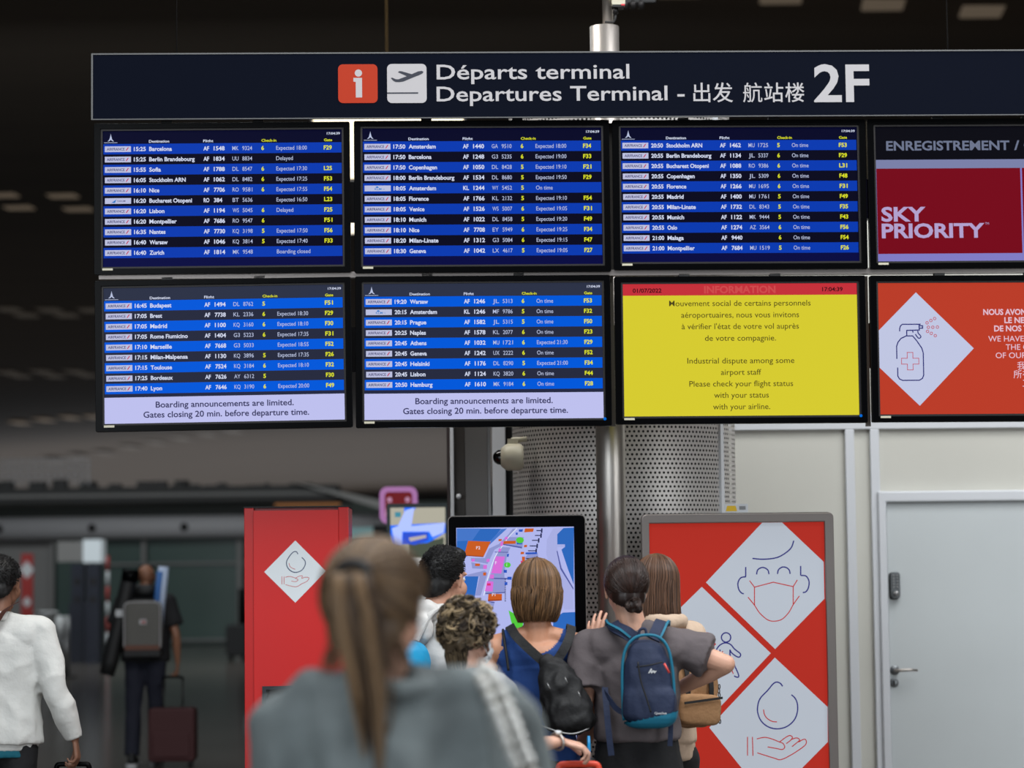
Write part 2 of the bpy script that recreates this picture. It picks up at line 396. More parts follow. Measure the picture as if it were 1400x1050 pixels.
# ------------------------------------------------------------------ boards and sign
BP = Plane((-1.72583, 10.45331, 0), YAW)
sm_ = {}
def S(name, rgb, k=1.0):
    if name not in sm_: sm_[name] = scr(name, rgb, k)
    return sm_[name]
W_, H_ = 1.018, .5726
frame = empty('board_rack', BP.O, YAW, 'grey metal rack of rails that carries the eight hanging displays', 'rack')
def board(corners, label, group=None, led=False):
    h = [BP.hit(*c) for c in corners]     # tl tr br bl
    cx = sum(p[0] for p in h) / 4; cz = sum(p[1] for p in h) / 4
    ang = math.atan2((h[1][1] - h[0][1]) + (h[2][1] - h[3][1]), (h[1][0] - h[0][0]) + (h[2][0] - h[3][0]))
    wd = ((h[1][0] - h[0][0]) + (h[2][0] - h[3][0])) / 2; ht = ((h[0][1] - h[3][1]) + (h[1][1] - h[2][1])) / 2
    t = empty('display', label=label, cat='display', group=group)
    t.matrix_world = Matrix.Translation(BP.world(cx, cz - ht / 2 - .034)) @ Matrix.Rotation(YAW, 4, 'Z') @ Matrix.Rotation(-ang, 4, 'Y')
    z0 = .034
    mb = MB().ring(rrect(-wd / 2 - .036, wd / 2 + .034, 0, z0 + ht + .031, .006, 2), rrect(-wd / 2 - .008, wd / 2 + .008, z0 - .008, z0 + ht + .008, .002, 2), -.02, .012)
    mb.build('bezel', 'black', t, bevel=.003)
    MB().box(-wd / 2 + .09, wd / 2 - .09, .012, .07, .06, z0 + ht - .03).build('back_housing', 'blackmat', t)
    MB().ring(rect(-wd / 2 - .0085, wd / 2 + .0085, z0 - .0085, z0 + ht + .0085), rect(-wd / 2, wd / 2, z0, z0 + ht), -.012, .011).build('inner_rim', 'darkmetal', t)
    MB().box(-wd / 2 - .001, -wd / 2 + .043, -.0215, -.0195, z0 - .016, z0 - .007).build('sticker', 'cream', t)
    if led: MB().lathe([(0, -.024), (.005, -.023), (.0065, -.02)], (wd / 2 + .004, 0, z0 - .004), 'y', 14).build('status_light', S('blue_led', (0, 110, 220), .9), t)
    for bx in (-.26, .13):
        MB().box(bx, bx + .045, -.0, .03, z0 + ht + .031, z0 + ht + .044).build('hanging_bracket', 'blackmat', t)
    return t, wd, ht, z0
HL = [.0955, .1615]
def flight_board(corners, label, rows, lower=False, led=False):
    t, wd, ht, z0 = board(corners, label, 'flight boards', led)
    X = lambda a: -wd / 2 + a * wd
    Z = lambda b: z0 + ht * (1 - b)
    if not lower: cb, cd, ch, cf = (8, 58, 176), (8, 8, 30), (6, 7, 40), (7, 10, 66)
    else: cb, cd, ch, cf = (0, 88, 218), (38, 42, 62), (44, 50, 70), (36, 40, 66)
    pre = 'low_' if lower else 'up_'
    scn = MB().box(-wd / 2, wd / 2, 0, .01, z0, z0 + ht).build('screen', S(pre + 'screen', cd), t)
    H0 = .09
    MB().poly(rect(X(0), X(1), Z(H0), Z(0)), -.0005).build('header_band', S(pre + 'header', ch), scn)
    bands = MB(); pit = .0764; n = len(rows)
    for i in range(n):
        zt = H0 + .0035 + i * pit
        if i % 2 == 0: bands.poly(rect(X(0.002), X(.998), Z(zt + pit), Z(zt)), -.0008)
    bands.build('row_bands', S(pre + 'band', cb), scn, kind='stuff')
    MB().poly(rect(X(0), X(1), Z(.8 if lower else 1), Z(H0 + .0035 + n * pit)), -.0005).build('footer_band', S(pre + 'foot', cf), scn)
    wt = MB(); yl = MB(); rg = MB(); lg = MB(); ln = MB(); rd = MB(); bl = MB()
    kt = .029
    for s, a, wv, tgt in (('Destination', .192, .085, wt), ('Flight', .419, .042, wt), ('Check-in', .663, .062, yl), ('Gate', .925, .034, yl)):
        text(tgt, s, X(a), Z(.085), ht * .0185, wd * wv, bold=.02, y=-.0012)
    text(wt, '17:04:39', X(.937), Z(.036), ht * .0165, wd * .055, bold=.02, y=-.0012)
    # tower mark
    tw = rg; cx = X(.033)
    tw.poly([(cx - .014, Z(.075)), (cx - .006, Z(.06)), (cx - .002, Z(.035)), (cx, Z(.018)), (cx + .002, Z(.035)), (cx + .006, Z(.06)), (cx + .014, Z(.075)), (cx + .006, Z(.072)), (cx, Z(.062)), (cx - .006, Z(.072))], -.0012)
    tw.poly(rect(cx - .028, cx + .028, Z(.0855), Z(.082)), -.0012)
    for i, r in enumerate(rows):
        tm, dest, c1, n1, c2, n2, ck, stt, gt, air = r
        zc = H0 + .0035 + (i + .5) * pit; zb = Z(zc + kt / 2); cap = ht * kt
        lg.poly(rect(X(.008), X(.117), Z(zc + .021), Z(zc - .021)), -.0012)
        if air == 'AF':
            text(ln, 'AIRFRANCE', X(.0165), Z(zc + .0095), ht * .019, wd * .074, bold=.015, y=-.0018)
            rd.poly([(X(.0945), Z(zc + .012)), (X(.099), Z(zc + .012)), (X(.1085), Z(zc - .012)), (X(.104), Z(zc - .012))], -.0018)
        elif air == 'KL':
            text(bl, 'KLM', X(.05), Z(zc + .012), ht * .014, wd * .028, bold=.015, y=-.0018)
            bl.poly(arc(X(.0605), Z(zc - .004), .0065, 0, 180, 6), -.0018)
            text(bl, 'ro', X(.083), Z(zc + .01), ht * .01, wd * .008, y=-.0018)
        else:
            text(ln, 'TAROM', X(.058), Z(zc + .007), ht * .012, wd * .035, bold=.01, y=-.0018)
            bl.poly([(X(.035), Z(zc + .014)), (X(.056), Z(zc - .012)), (X(.05), Z(zc + .014))], -.0018)
        text(wt, tm, X(.129), zb, cap, wd * .05, bold=.028, y=-.0012)
        text(wt, dest, X(.193), zb, cap, wd * BW[dest], bold=.028, y=-.0012)
        text(wt, c1, X(.4195), zb, cap, wd * .024, bold=.028, y=-.0012)
        text(wt, n1, X(.4625), zb, cap, wd * (.046 if len(n1) == 4 else .035), bold=.028, y=-.0012)
        if c2: text(rg, c2, X(.5405), zb, cap, wd * .026, bold=.004, y=-.0012)
        if n2: text(rg, n2, X(.582), zb, cap, wd * .0415, bold=.004, y=-.0012)
        if ck: text(yl, ck, X(.662), zb, cap, wd * .011, bold=.028, y=-.0012)
        if stt: text(rg, stt, X(.724), zb, cap, wd * {'On': .07, 'De': .07, 'Ex': .129, 'Bo': .14}[stt[:2]], bold=.004, y=-.0012)
        if gt: text(yl, gt, X(.9235), zb, cap, wd * .034, bold=.028, y=-.0012)
    wt.build('white_lettering', S(pre + 'white', (215, 222, 245), .95), scn, kind='stuff')
    rg.build('thin_lettering', S(pre + 'thin', (196, 206, 238), .85), scn, kind='stuff')
    yl.build('yellow_lettering', S(pre + 'yellow', (228, 232, 40), .95), scn, kind='stuff')
    lg.build('airline_plates', S(pre + 'plate', (196, 200, 232), .9), scn, kind='stuff')
    ln.build('navy_lettering', S(pre + 'navy', (60, 55, 105)), scn, kind='stuff')
    if rd.v: rd.build('red_marks', S(pre + 'red', (190, 40, 80)), scn, kind='stuff')
    if bl.v: bl.build('blue_marks', S(pre + 'bluemk', (40, 120, 200)), scn, kind='stuff')
    if lower:
        MB().poly(rect(X(0), X(1), Z(1), Z(.807)), -.0008).build('notice_panel', S('notice', (190, 192, 238), 1), scn)
        nt = MB()
        text(nt, 'Boarding announcements are limited.', X(.5), Z(.8855), ht * .043, wd * .575, 'c', .016, -.0013)
        text(nt, 'Gates closing 20 min. before departure time.', X(.506), Z(.958), ht * .043, wd * .69, 'c', .016, -.0013)
        nt.build('notice_lettering', S('notice_ink', (52, 52, 92)), scn, kind='stuff')
BW = {'Barcelona': .095, 'Berlin Brandebourg': .19, 'Sofia': .049, 'Stockholm ARN': .152, 'Nice': .042, 'Bucharest Otopeni': .178, 'Lisbon': .063, 'Montpellier': .114,
      'Nantes': .067, 'Warsaw': .076, 'Zurich': .061, 'Amsterdam': .113, 'Copenhagen': .118, 'Florence': .082, 'Venice': .064, 'Munich': .071, 'Milan-Linate': .121,
      'Geneva': .069, 'Madrid': .07, 'Oslo': .041, 'Malaga': .068, 'Budapest': .089, 'Brest': .05, 'Rome Fiumicino': .156, 'Marseille': .089, 'Milan-Malpensa': .155,
      'Toulouse': .089, 'Bordeaux': .092, 'Lyon': .047, 'Prague': .068, 'Naples': .066, 'Athens': .068, 'Helsinki': .08, 'Hamburg': .092}
def R(s):
    out = []
    for l in s.strip().split('\n'):
        p = [q.strip() for q in l.split('|')]
        tm, dest, c1n, c2n, ck, st, gt = p[:7]
        c1, n1 = c1n.split(); c2, n2 = (c2n.split() if c2n else ('', ''))
        out.append((tm, dest, c1, n1, c2, n2, ck, st.replace('E ', 'Expected '), gt, c1))
    return out
B1 = R('''15:25|Barcelona|AF 1548|MK 9324|6|E 18:00|F29
15:25|Berlin Brandebourg|AF 1834|UU 8834||Delayed|
15:55|Sofia|AF 1788|DL 8547|6|E 17:30|L25
16:05|Stockholm ARN|AF 1062|DL 8482|6|E 17:25|F53
16:10|Nice|AF 7706|RO 9581|6|E 17:55|F54
16:20|Bucharest Otopeni|RO 384|BT 5636||E 16:50|L23
16:20|Lisbon|AF 1194|WS 5045|6|Delayed|F25
16:20|Montpellier|AF 7686|RO 9547|6||F51
16:35|Nantes|AF 7730|KQ 3198|5|E 17:50|F56
16:40|Warsaw|AF 1046|KQ 3814|5|E 17:40|F33
16:40|Zurich|AF 1814|MK 9548||Boarding closed|''')
B2 = R('''17:50|Amsterdam|AF 1440|GA 9510|6|E 18:00|F34
17:50|Barcelona|AF 1248|G3 5235|6|E 19:00|F33
17:50|Copenhagen|AF 1050|DL 8428|5|E 19:10|F21
18:00|Berlin Brandebourg|AF 1534|DL 8680|5|E 19:50|F29
18:05|Amsterdam|KL 1244|WY 5452|5|On time|
18:05|Florence|AF 1766|KL 2132|5|E 19:10|F54
18:05|Venice|AF 1526|WS 5007|6|E 19:05|F31
18:10|Munich|AF 1022|DL 8458|5|E 19:20|F49
18:10|Nice|AF 7708|EY 5949|6|E 19:25|F34
18:20|Milan-Linate|AF 1312|G3 5084|6|E 19:15|F47
18:30|Geneva|AF 1042|LX 4617|5|E 19:05|F27''')
B3 = R('''20:50|Stockholm ARN|AF 1462|MU 1725|5|On time|F53
20:55|Berlin Brandebourg|AF 1134|JL 5337|6|On time|F29
20:55|Bucharest Otopeni|AF 1088|RO 9386|6|On time|L31
20:55|Copenhagen|AF 1350|JL 5309|6|On time|F48
20:55|Florence|AF 1266|MU 1695|6|On time|F31
20:55|Madrid|AF 1400|MU 1761|5|On time|F49
20:55|Milan-Linate|AF 1732|DL 8343|5|On time|F35
20:55|Munich|AF 1122|MK 9444|5|On time|F43
20:55|Oslo|AF 1274|AZ 3564|6|On time|F56
21:00|Malaga|AF 9440||6|On time|F54
21:00|Montpellier|AF 7684|MU 1519|5|On time|F26''')
B4 = R('''16:45|Budapest|AF 1494|DL 8762|5||F51
17:05|Brest|AF 7738|KL 2336|6|E 18:30|F29
17:05|Madrid|AF 1100|KQ 3160|6|E 18:10|F30
17:05|Rome Fiumicino|AF 1404|G3 5223|6|E 17:35|F31
17:10|Marseille|AF 7668|G3 5033||E 18:55|F52
17:15|Milan-Malpensa|AF 1130|KQ 3896|5|E 17:35|F26
17:15|Toulouse|AF 7524|KQ 3184|6|E 18:10|F32
17:25|Bordeaux|AF 7626|AY 6312|5||F30
17:40|Lyon|AF 7646|KQ 3190|6|E 20:00|F49''')
B5 = R('''19:20|Warsaw|AF 1246|JL 5313|6|On time|F53
20:15|Amsterdam|KL 1246|MF 9786|5|On time|F32
20:15|Prague|AF 1582|JL 5315|5|On time|F50
20:25|Naples|AF 1578|KL 2077|6|On time|F23
20:45|Athens|AF 1032|MU 1721|6|E 21:30|F29
20:45|Geneva|AF 1242|UX 2222|6|On time|F52
20:45|Helsinki|AF 1176|DL 8290|5|E 21:00|F34
20:45|Lisbon|AF 1124|KQ 3820|6|On time|F44
20:50|Hamburg|AF 1610|MK 9184|6|On time|F28''')
flight_board([(139.8, 179.8), (466.7, 177.2), (470.2, 362.2), (142.5, 365.6)], 'top left departure display, first flight 15:25 to Barcelona', B1)
flight_board([(495.3, 176.4), (822.2, 174.5), (823.5, 361.4), (496.4, 363)], 'second departure display of the top row, first flight 17:50 to Amsterdam', B2)
flight_board([(849, 175.3), (1173.5, 173.7), (1171.5, 357.7), (849, 358.7)], 'third departure display of the top row, above the yellow screen', B3)
flight_board([(142.5, 395.6), (470.2, 388), (472, 574.8), (144.3, 578.8)], 'bottom left departure display, first flight 16:45 to Budapest', B4, True)
flight_board([(496.4, 389), (823.5, 385.9), (824.3, 572.2), (499, 574)], 'bottom departure display beside the yellow screen, first flight to Warsaw', B5, True, True)

# yellow information display
t, wd, ht, z0 = board([(850.6, 389), (1172.2, 386.9), (1173, 567.7), (853.3, 569.5)], 'yellow information display with a red header bar', None, True)
X = lambda a: -wd / 2 + a * wd
Z = lambda b: z0 + ht * (1 - b)
scn = MB().box(-wd / 2, wd / 2, 0, .01, z0, z0 + ht).build('screen', S('yellow_page', (214, 203, 48)), t)
MB().poly(rect(X(0), X(1), Z(.087), Z(0)), -.0008).build('header_band', S('red_header', (196, 48, 58)), scn)
a = MB(); text(a, '01/07/2022', X(.043), Z(.064), ht * .03, wd * .123, bold=.025, y=-.0013); text(a, '17:04:39', X(.852), Z(.06), ht * .03, wd * .088, bold=.025, y=-.0013)
a.build('date_lettering', S('dark_red_ink', (60, 12, 18)), scn, kind='stuff')
a = MB(); text(a, 'INFORMATION', X(.5), Z(.07), ht * .052, wd * .305, 'c', .03, -.0013); a.build('title_lettering', S('faint_red', (206, 74, 76)), scn, kind='stuff')
a = MB()
for s, wv, zc in (('Mouvement social de certains personnels', .604, .168), ('aéroportuaires, nous vous invitons', .503, .256), ("à vérifier l'état de votre vol auprès", .5, .343), ('de votre compagnie.', .303, .432),
                  ('Industrial dispute among some', .456, .603), ('airport staff', .172, .69), ('Please check your flight status', .442, .777), ('with your status', .233, .863), ('with your airline.', .243, .95)):
    text(a, s, X(.4995), Z(zc), ht * .042, wd * wv, 'c', .003, -.0013)
a.build('message_lettering', S('olive_ink', (76, 68, 28)), scn, kind='stuff')

# check-in display top right (runs out of the frame)
def right_corners(x0, y0, y1, dy):
    tl = BP.hit(x0, y0); bl = BP.hit(x0, y1)
    return tl, bl
t, wd, ht, z0 = board([(1197.6, 173.6), (1197.6 + 323, 172.2), (1197.6 + 322, 355.4), (1198, 358)], 'top right display with large lettering on a red panel')
X = lambda a: -wd / 2 + a * wd
Z = lambda b: z0 + ht * (1 - b)
scn = MB().box(-wd / 2, wd / 2, 0, .01, z0, z0 + ht).build('screen', S('lavender_page', (128, 124, 196)), t)
MB().poly(rect(X(0), X(1), Z(.245), Z(0)), -.0008).build('header_band', S('near_black', (9, 9, 18)), scn)
MB().poly(rect(X(0), X(1), Z(.31), Z(.245)), -.0008).build('grey_band', S('grey_band', (122, 128, 168)), scn)
MB().poly(rect(X(.003), X(.613), Z(.943), Z(.31)), -.0008).build('red_panel', S('crimson', (118, 8, 26)), scn)
MB().poly(rect(X(.62), X(1), Z(.943), Z(.31)), -.0008).build('red_panel', S('crimson', (118, 8, 26)), scn)
a = MB(); text(a, 'ENREGISTREMENT', X(.047), Z(.174), ht * .066, wd * .523, bold=.025, y=-.0013); text(a, '/ CHECK-IN', X(.59), Z(.174), ht * .066, wd * .35, bold=.025, y=-.0013)
a.build('header_lettering', S('grey_letters', (108, 116, 140)), scn, kind='stuff')
a = MB(); text(a, 'SKY', X(.02), Z(.70), ht * .1, wd * .187, bold=.03, y=-.0013); text(a, 'PRIORITY', X(.02), Z(.823), ht * .1, wd * .435, bold=.03, y=-.0013)
text(a, 'TM', X(.458), Z(.73), ht * .016, wd * .016, y=-.0013)
a.build('title_lettering', S('lilac_letters', (178, 160, 205)), scn, kind='stuff')

# orange hygiene display bottom right
t, wd, ht, z0 = board([(1199.9, 387.2), (1199.9 + 322, 386.0), (1202 + 320, 565), (1202, 566.9)], 'bottom right orange display with a spray bottle in a white diamond')
X = lambda a: -wd / 2 + a * wd
Z = lambda b: z0 + ht * (1 - b)
pxx = lambda x: X((x - 95) / 1537.)       # coordinates read off the enlarged picture
pzz = lambda y: Z((y - 82) / 858.)
O_ = S('orange_page', (186, 60, 40)); scn = MB().box(-wd / 2, wd / 2, 0, .01, z0, z0 + ht).build('screen', O_, t)
MB().poly([(pxx(96), pzz(393)), (pxx(345), pzz(143)), (pxx(716), pzz(511)), (pxx(356), pzz(884)), (pxx(96), pzz(632))], -.0008).build('white_diamond', S('pale_diamond', (192, 198, 226)), scn)
a = MB(); wl_ = wd * 7 / 1537
def st(mb, pts, wdt=None, closed=False, smooth=False):
    P = [(pxx(x), pzz(y)) for x, y in pts]
    if smooth: P = smooth_line(P, 5, closed)
    mb.stroke(P, wdt or wl_, -.0013, closed)
st(a, [(234, 398), (234, 380), (240, 362), (252, 352), (362, 352), (362, 388)]); st(a, [(362, 362), (384, 362), (384, 378), (362, 378)]); st(a, [(372, 352), (362, 352)])
st(a, [(366, 390), (280, 392), (280, 430)]); st(a, [(352, 395), (355, 410), (370, 428), (370, 438), (358, 444), (346, 432), (336, 416)], smooth=True); st(a, [(318, 394), (322, 406)])
st(a, [(212, 578), (212, 495), (222, 468), (242, 444), (276, 428), (318, 428), (344, 460), (376, 508), (385, 540), (385, 685), (376, 706), (356, 718), (246, 718), (226, 708), (216, 690), (216, 634)])
a.build('bottle_outline', S('indigo_line', (34, 38, 112)), scn)
a = MB(); st(a, [(280, 536), (317, 536), (317, 574), (355, 574), (355, 612), (317, 612), (317, 650), (280, 650), (280, 612), (242, 612), (242, 574), (280, 574)], wl_ * .6, True)
for x, y in ((464, 315), (439, 328), (414, 343), (422, 372), (451, 372), (481, 371), (416, 399), (440, 412), (466, 427)):
    a.stroke(arc(pxx(x), pzz(y), wd * 8.5 / 1537, 0, 330, 11), wl_ * .6, -.0013, True)
a.build('red_marks', S('pink_line', (190, 80, 96)), scn)
a = MB()
for s, x, y, wv, b in (('NOUS AVONS RENFORCÉ', 783, 292, 560, .03), ('LE NETTOYAGE', 920, 346, 370, .03), ('DE NOS TERMINAUX', 852, 400, 480, .03),
                       ('WE HAVE INCREASED', 812, 467, 530, .004), ('THE CLEANING', 925, 522, 370, .004), ('OF OUR TERMINALS', 858, 576, 500, .004)):
    text(a, s, pxx(x), pzz(y), ht * 36 / 858, wd * wv / 1537, bold=b, y=-.0013)
for s, x, y in (('我们加强了', 998, 648), ('所有航站楼的', 972, 704), ('工作清洁', 1030, 762)):
    text(a, s, pxx(x), pzz(y), ht * 40 / 858, bold=.003, y=-.0013)
a.build('message_lettering', S('pink_white', (226, 190, 206)), scn, kind='stuff')

# rack rails behind the displays
M['greyrail'] = mat('grey_rail', (84, 78, 72), .5)
ZT = BP.hit(300, 372)[1]; x1r = 4.6
for (za, zb_, y0, y1, m) in ((BP.hit(660, 378)[1], BP.hit(660, 370)[1], .0, .05, 'steelgrey'), 
                             (BP.hit(660, 298)[1], BP.hit(660, 243)[1], .095, .12, 'darkmetal'), (BP.hit(660, 505)[1], BP.hit(660, 443)[1], .095, .12, 'darkmetal')):
    MB().box(-.02, x1r, y0, y1, za, zb_).build('rail', m, frame)
for px, py0, py1 in ((836.2, 372, 166), (837.9, 582, 376), (1187.5, 582, 376)):
    u0 = BP.hit(px, (py0 + py1) / 2)[0]; MB().box(u0 - .010, u0 + .010, .04, .06, BP.hit(px, py0)[1], BP.hit(px, py1)[1]).build('upright', 'greyrail', frame)
for px in (300, 836, 1187):
    u0 = BP.hit(px, 400)[0]; MB().box(u0 - .05, u0 + .05, .1, .5, BP.hit(px, 290)[1], BP.hit(px, 270)[1]).build('arm', 'darkmetal', frame)

# sign
SP = Plane(BP.world(0, 0, -.06), YAW)
s0 = SP.hit(126.5, 73); s1 = SP.hit(129, 164); szt = SP.hit(760, 71.5)[1]; szb = SP.hit(760, 160.5)[1]
M['greyrail2'] = mat('sign_edge_grey', (92, 92, 92), .5)
sg = empty('terminal_sign', (SP.O.x, SP.O.y, szb), YAW, 'long navy overhead sign reading Departures Terminal 2F', 'sign')
M['navy'] = mat('navy_sign_face', (7, 10, 20), .8, 0, .35, (15, 20, 34), spec=.04)
hS = szt - szb; sx0 = s0[0]; tilt = .0
MB().box(sx0 + .02, 4.98, .012, .10, .035, hS - .004).build('backing_box', 'darkmetal', sg)
MB().box(sx0, 5.0, .0, .012, 0, hS).build('sign_box', 'navy', sg)
MB().ring(rect(sx0 - .005, 5.01, -.001, hS + .003), rect(sx0 + .002, 5, .003, hS - .003), -.004, .012).build('edge_trim', 'greyrail2', sg)
def sh(px, py): p = SP.hit(px, py); return (p[0], p[1] - szb)
M['signwhite'] = lit('backlit_white', (226, 224, 228), .52, .2)
M['signorange'] = lit('backlit_orange', (214, 68, 38), .66, .1)
def pic(px0, px1, py0, py1, m, name):
    a = sh(px0, py1); b = sh(px1, py0)
    MB().slab(rrect(a[0], b[0], a[1], b[1], .02), -.004, 0).build(name, m, sg); return a, b
(ax, az), (bx, bz) = pic(462.5, 516, 88, 141, 'signorange', 'information_pictogram')
g = MB(); k = (bx - ax) / 188.
I = lambda x, z: (ax + (x - 79) * k, bz - (z - 62) * k)
g.poly(arc(*I(176, 105), 17.5 * k, 0, 360, 20)[:-1], -.0055)
g.poly([I(152, 128), I(193, 128), I(193, 223), I(163, 223), I(163, 148), I(152, 146)], -.0055)
g.build('letter_i', 'signwhite', sg)
(ax, az), (bx, bz) = pic(529.5, 583, 87.5, 141, 'signwhite', 'departures_pictogram')
J = lambda x, z: (ax + (x - 314) * k, bz - (z - 62) * k)
M['signnavy'] = mat('navy_ink', (17, 22, 38), .4, 0, .4)
g = MB()
g.poly([J(331, 130), J(340, 129), J(355, 136), J(368, 137), J(408, 122), J(366, 103), J(372, 97), J(384, 98), J(432, 112), J(462, 99), J(480, 96), J(488, 101), J(484, 109), J(470, 116), J(430, 132), J(392, 148), J(372, 151), J(354, 150), J(343, 144)], -.0055)
g.poly(rect(J(314, 0)[0], J(462, 0)[0], J(0, 207)[1], J(0, 200)[1]), -.0055)
g.build('aircraft_mark', 'signnavy', sg)
g = MB()
def stx(s, x0, x1, yb, yt, bold):
    a = sh(x0, yb); b = sh(x1, yb); c = sh(x0, yt)
    text(g, s, a[0], a[1], c[1] - a[1], b[0] - a[0], bold=bold, y=-.003)
stx('Départs terminal', 597, 860.5, 108.5, 89, .011)
stx('Departures Terminal -', 597, 936, 138.5, 119, .011)
stx('2F', 1113, 1189, 138.5, 90, .02)
a = sh(948, 139.5); b = sh(1002, 139); text(g, '出发', a[0], a[1] + .006, .062, b[0] - a[0], bold=.006, y=-.003)
a = sh(1016, 139.5); b = sh(1100, 139)
for i, c in enumerate('航站楼'):
    text(g, c, a[0] + i * (b[0] - a[0]) * .343, a[1] + .006, .062, (b[0] - a[0]) * .312, bold=.002 if c == '航' else .006, y=-.003)
g.build('lettering', 'signwhite', sg, kind='stuff')
for px in (240, 1300):
    u0 = SP.hit(px, 100)[0]; MB().tube([(u0, .05, hS - .01), (u0, .05, hS + 8.6)], .003, 6).build('hanging_cable', 'darkmetal', sg)
# ------------------------------------------------------------------ map kiosk
KP = Plane(at(706, 760, 10.75), YAW); KP.O.z = 0
def root_at(name, P, px0, px1, label, cat, group=None):
    u = (P.hit(px0, 800)[0] + P.hit(px1, 800)[0]) / 2; p = P.world(u, 0)
    return empty(name, p, P.yaw, label, cat, group), u
kiosk, ku = root_at('map_kiosk', KP, 613, 800, 'tall black touchscreen kiosk showing a coloured terminal map', 'kiosk')
K = lambda px, py: (KP.hit(px, py)[0] - ku, KP.hit(px, py)[1])
x0, zt = K(613, 706.5); x1 = K(800, 790)[0]
MB().ring(rrect(x0, x1, 0.06, zt, .02), rrect(K(624, 760)[0], K(785, 770)[0], .62, K(700, 721)[1], .002), -.03, .05).build('bezel', 'black', kiosk, bevel=.003)
MB().box(x0 + .015, x1 - .015, .05, .12, .06, zt - .015).build('back_housing', 'blackmat', kiosk)
MB().box(x0 - .05, x1 + .05, -.12, .2, 0, .06).build('foot_plate', 'darkmetal', kiosk, bevel=.005)
MB().ring(rrect(x0 - .003, x1 + .003, 0.06, zt + .003, .022), rrect(x0 + .003, x1 - .003, .066, zt - .003, .018), -.024, .05).build('edge_trim', 'steelgrey', kiosk)
ks = MB().box(K(624, 760)[0], K(785, 770)[0], 0, .02, .62, K(700, 721)[1]).build('screen', S('map_page', (176, 182, 236)), kiosk)
Zm = lambda x, y: K(600 + x / 5.25, 700 + y / 5.25)      # enlarged-crop coordinates
def mp(name, m, polys, y):
    b = MB()
    for p in polys: b.poly([Zm(*q) for q in p], y)
    return b.build(name, m, ks, kind='stuff')
mp('water', S('map_blue', (46, 104, 188)), [
    [(128, 118), (450, 120), (400, 175), (330, 255), (180, 330), (128, 330)], [(895, 115), (968, 112), (968, 520), (930, 420), (880, 270), (905, 250), (905, 232), (850, 232), (850, 160)],
    [(190, 460), (285, 460), (262, 590), (240, 680), (150, 690)], [(820, 770), (890, 722), (980, 718), (980, 1250), (560, 1250), (540, 1000), (820, 960)]], -.0005)
mp('apron_shade', S('map_blue2', (70, 118, 200)), [[(450, 122), (490, 118), (370, 230), (345, 250), (385, 190)], [(128, 118), (300, 118), (240, 205), (128, 210)]], -.0009)
mp('ground', S('map_lilac', (168, 174, 226)), [
    [(860, 115), (895, 115), (850, 160), (850, 232), (905, 232), (905, 252), (850, 252), (862, 330), (900, 440), (960, 530), (968, 700), (900, 700), (830, 500), (770, 300), (775, 200), (820, 118)]], -.0007)
mp('road', S('map_grey', (142, 150, 206)), [
    [(530, 120), (500, 160), (430, 230), (360, 262), (330, 330), (230, 330), (230, 350), (350, 372), (400, 270), (455, 240), (530, 150), (560, 120)],
    [(205, 450), (330, 420), (350, 440), (300, 600), (262, 600), (292, 462), (205, 462)],
    [(420, 290), (440, 250), (515, 255), (490, 300), (470, 440), (475, 580), (335, 585), (350, 500), (375, 440), (400, 330)],
    [(430, 230), (600, 255), (610, 180), (490, 180)], [(640, 300), (710, 295), (715, 345), (610, 340)],
    [(232, 360), (330, 380), (345, 410), (240, 405)], [(350, 640), (400, 650), (390, 690)]], -.0011)
mp('road_edge', S('map_dark', (84, 92, 160)), [
    [(455, 235), (598, 262), (596, 250), (460, 228)], [(400, 290), (500, 292), (500, 287), (402, 285)], [(365, 480), (520, 484), (520, 474), (365, 472)], [(333, 582), (475, 574), (475, 582), (335, 590)],
    [(845, 280), (852, 280), (880, 400), (966, 545), (966, 560), (872, 410)], [(355, 640), (400, 645), (400, 652), (380, 652)]], -.0013)
gates = []
for x, y, L in ((700, 130, 40), (690, 165, 45), (668, 200, 50), (652, 240, 55), (640, 275, 60), (625, 330, 80), (628, 372, 80)):
    gates += [[(x, y), (x + L, y), (x + L, y + 7), (x, y + 7)], [(x + L - 6, y - 12), (x + L + 5, y - 12), (x + L + 3, y + 20), (x + L - 8, y + 20)]]
for y in range(480, 640, 14): gates.append([(472, y), (481, y), (481, y + 7), (472, y + 7)])
mp('gate_marks', S('map_navy', (40, 44, 84)), gates, -.0015)
mp('pink_blocks', S('map_pink', (214, 110, 214)), [[(410, 318), (474, 320), (448, 442), (374, 440)], [(345, 495), (392, 500), (386, 570), (330, 568)], [(368, 448), (396, 448), (394, 478), (364, 478)],
    [(475, 178), (495, 178), (492, 198), (472, 198)], [(445, 212), (462, 212), (458, 244), (440, 244)], [(430, 262), (450, 262), (444, 285), (426, 285)], [(344, 336), (366, 336), (364, 358), (340, 358)], [(320, 380), (346, 380), (344, 408), (318, 408)], [(236, 336), (258, 336), (256, 356), (234, 356)]], -.0017)
mp('orange_blocks', S('map_orange', (200, 92, 36)), [[(210, 207), (372, 213), (322, 318), (182, 308)], [(356, 588), (453, 588), (452, 630), (352, 634)], [(466, 208), (552, 206), (550, 228), (462, 230)], [(618, 118), (682, 118), (676, 142), (612, 146)],
    [(428, 194), (452, 194), (450, 208), (428, 210)], [(612, 236), (634, 236), (632, 252), (610, 254)], [(588, 286), (612, 286), (610, 302), (586, 304)], [(260, 370), (296, 370), (294, 388), (260, 388)], [(318, 434), (340, 434), (338, 456), (318, 456)], [(596, 320), (618, 320), (616, 410), (600, 410)]], -.0019)
mp('orange_side', S('map_orange2', (150, 62, 24)), [[(182, 308), (322, 318), (318, 324), (180, 314)], [(352, 630), (452, 628), (452, 636), (352, 640)]], -.0021)
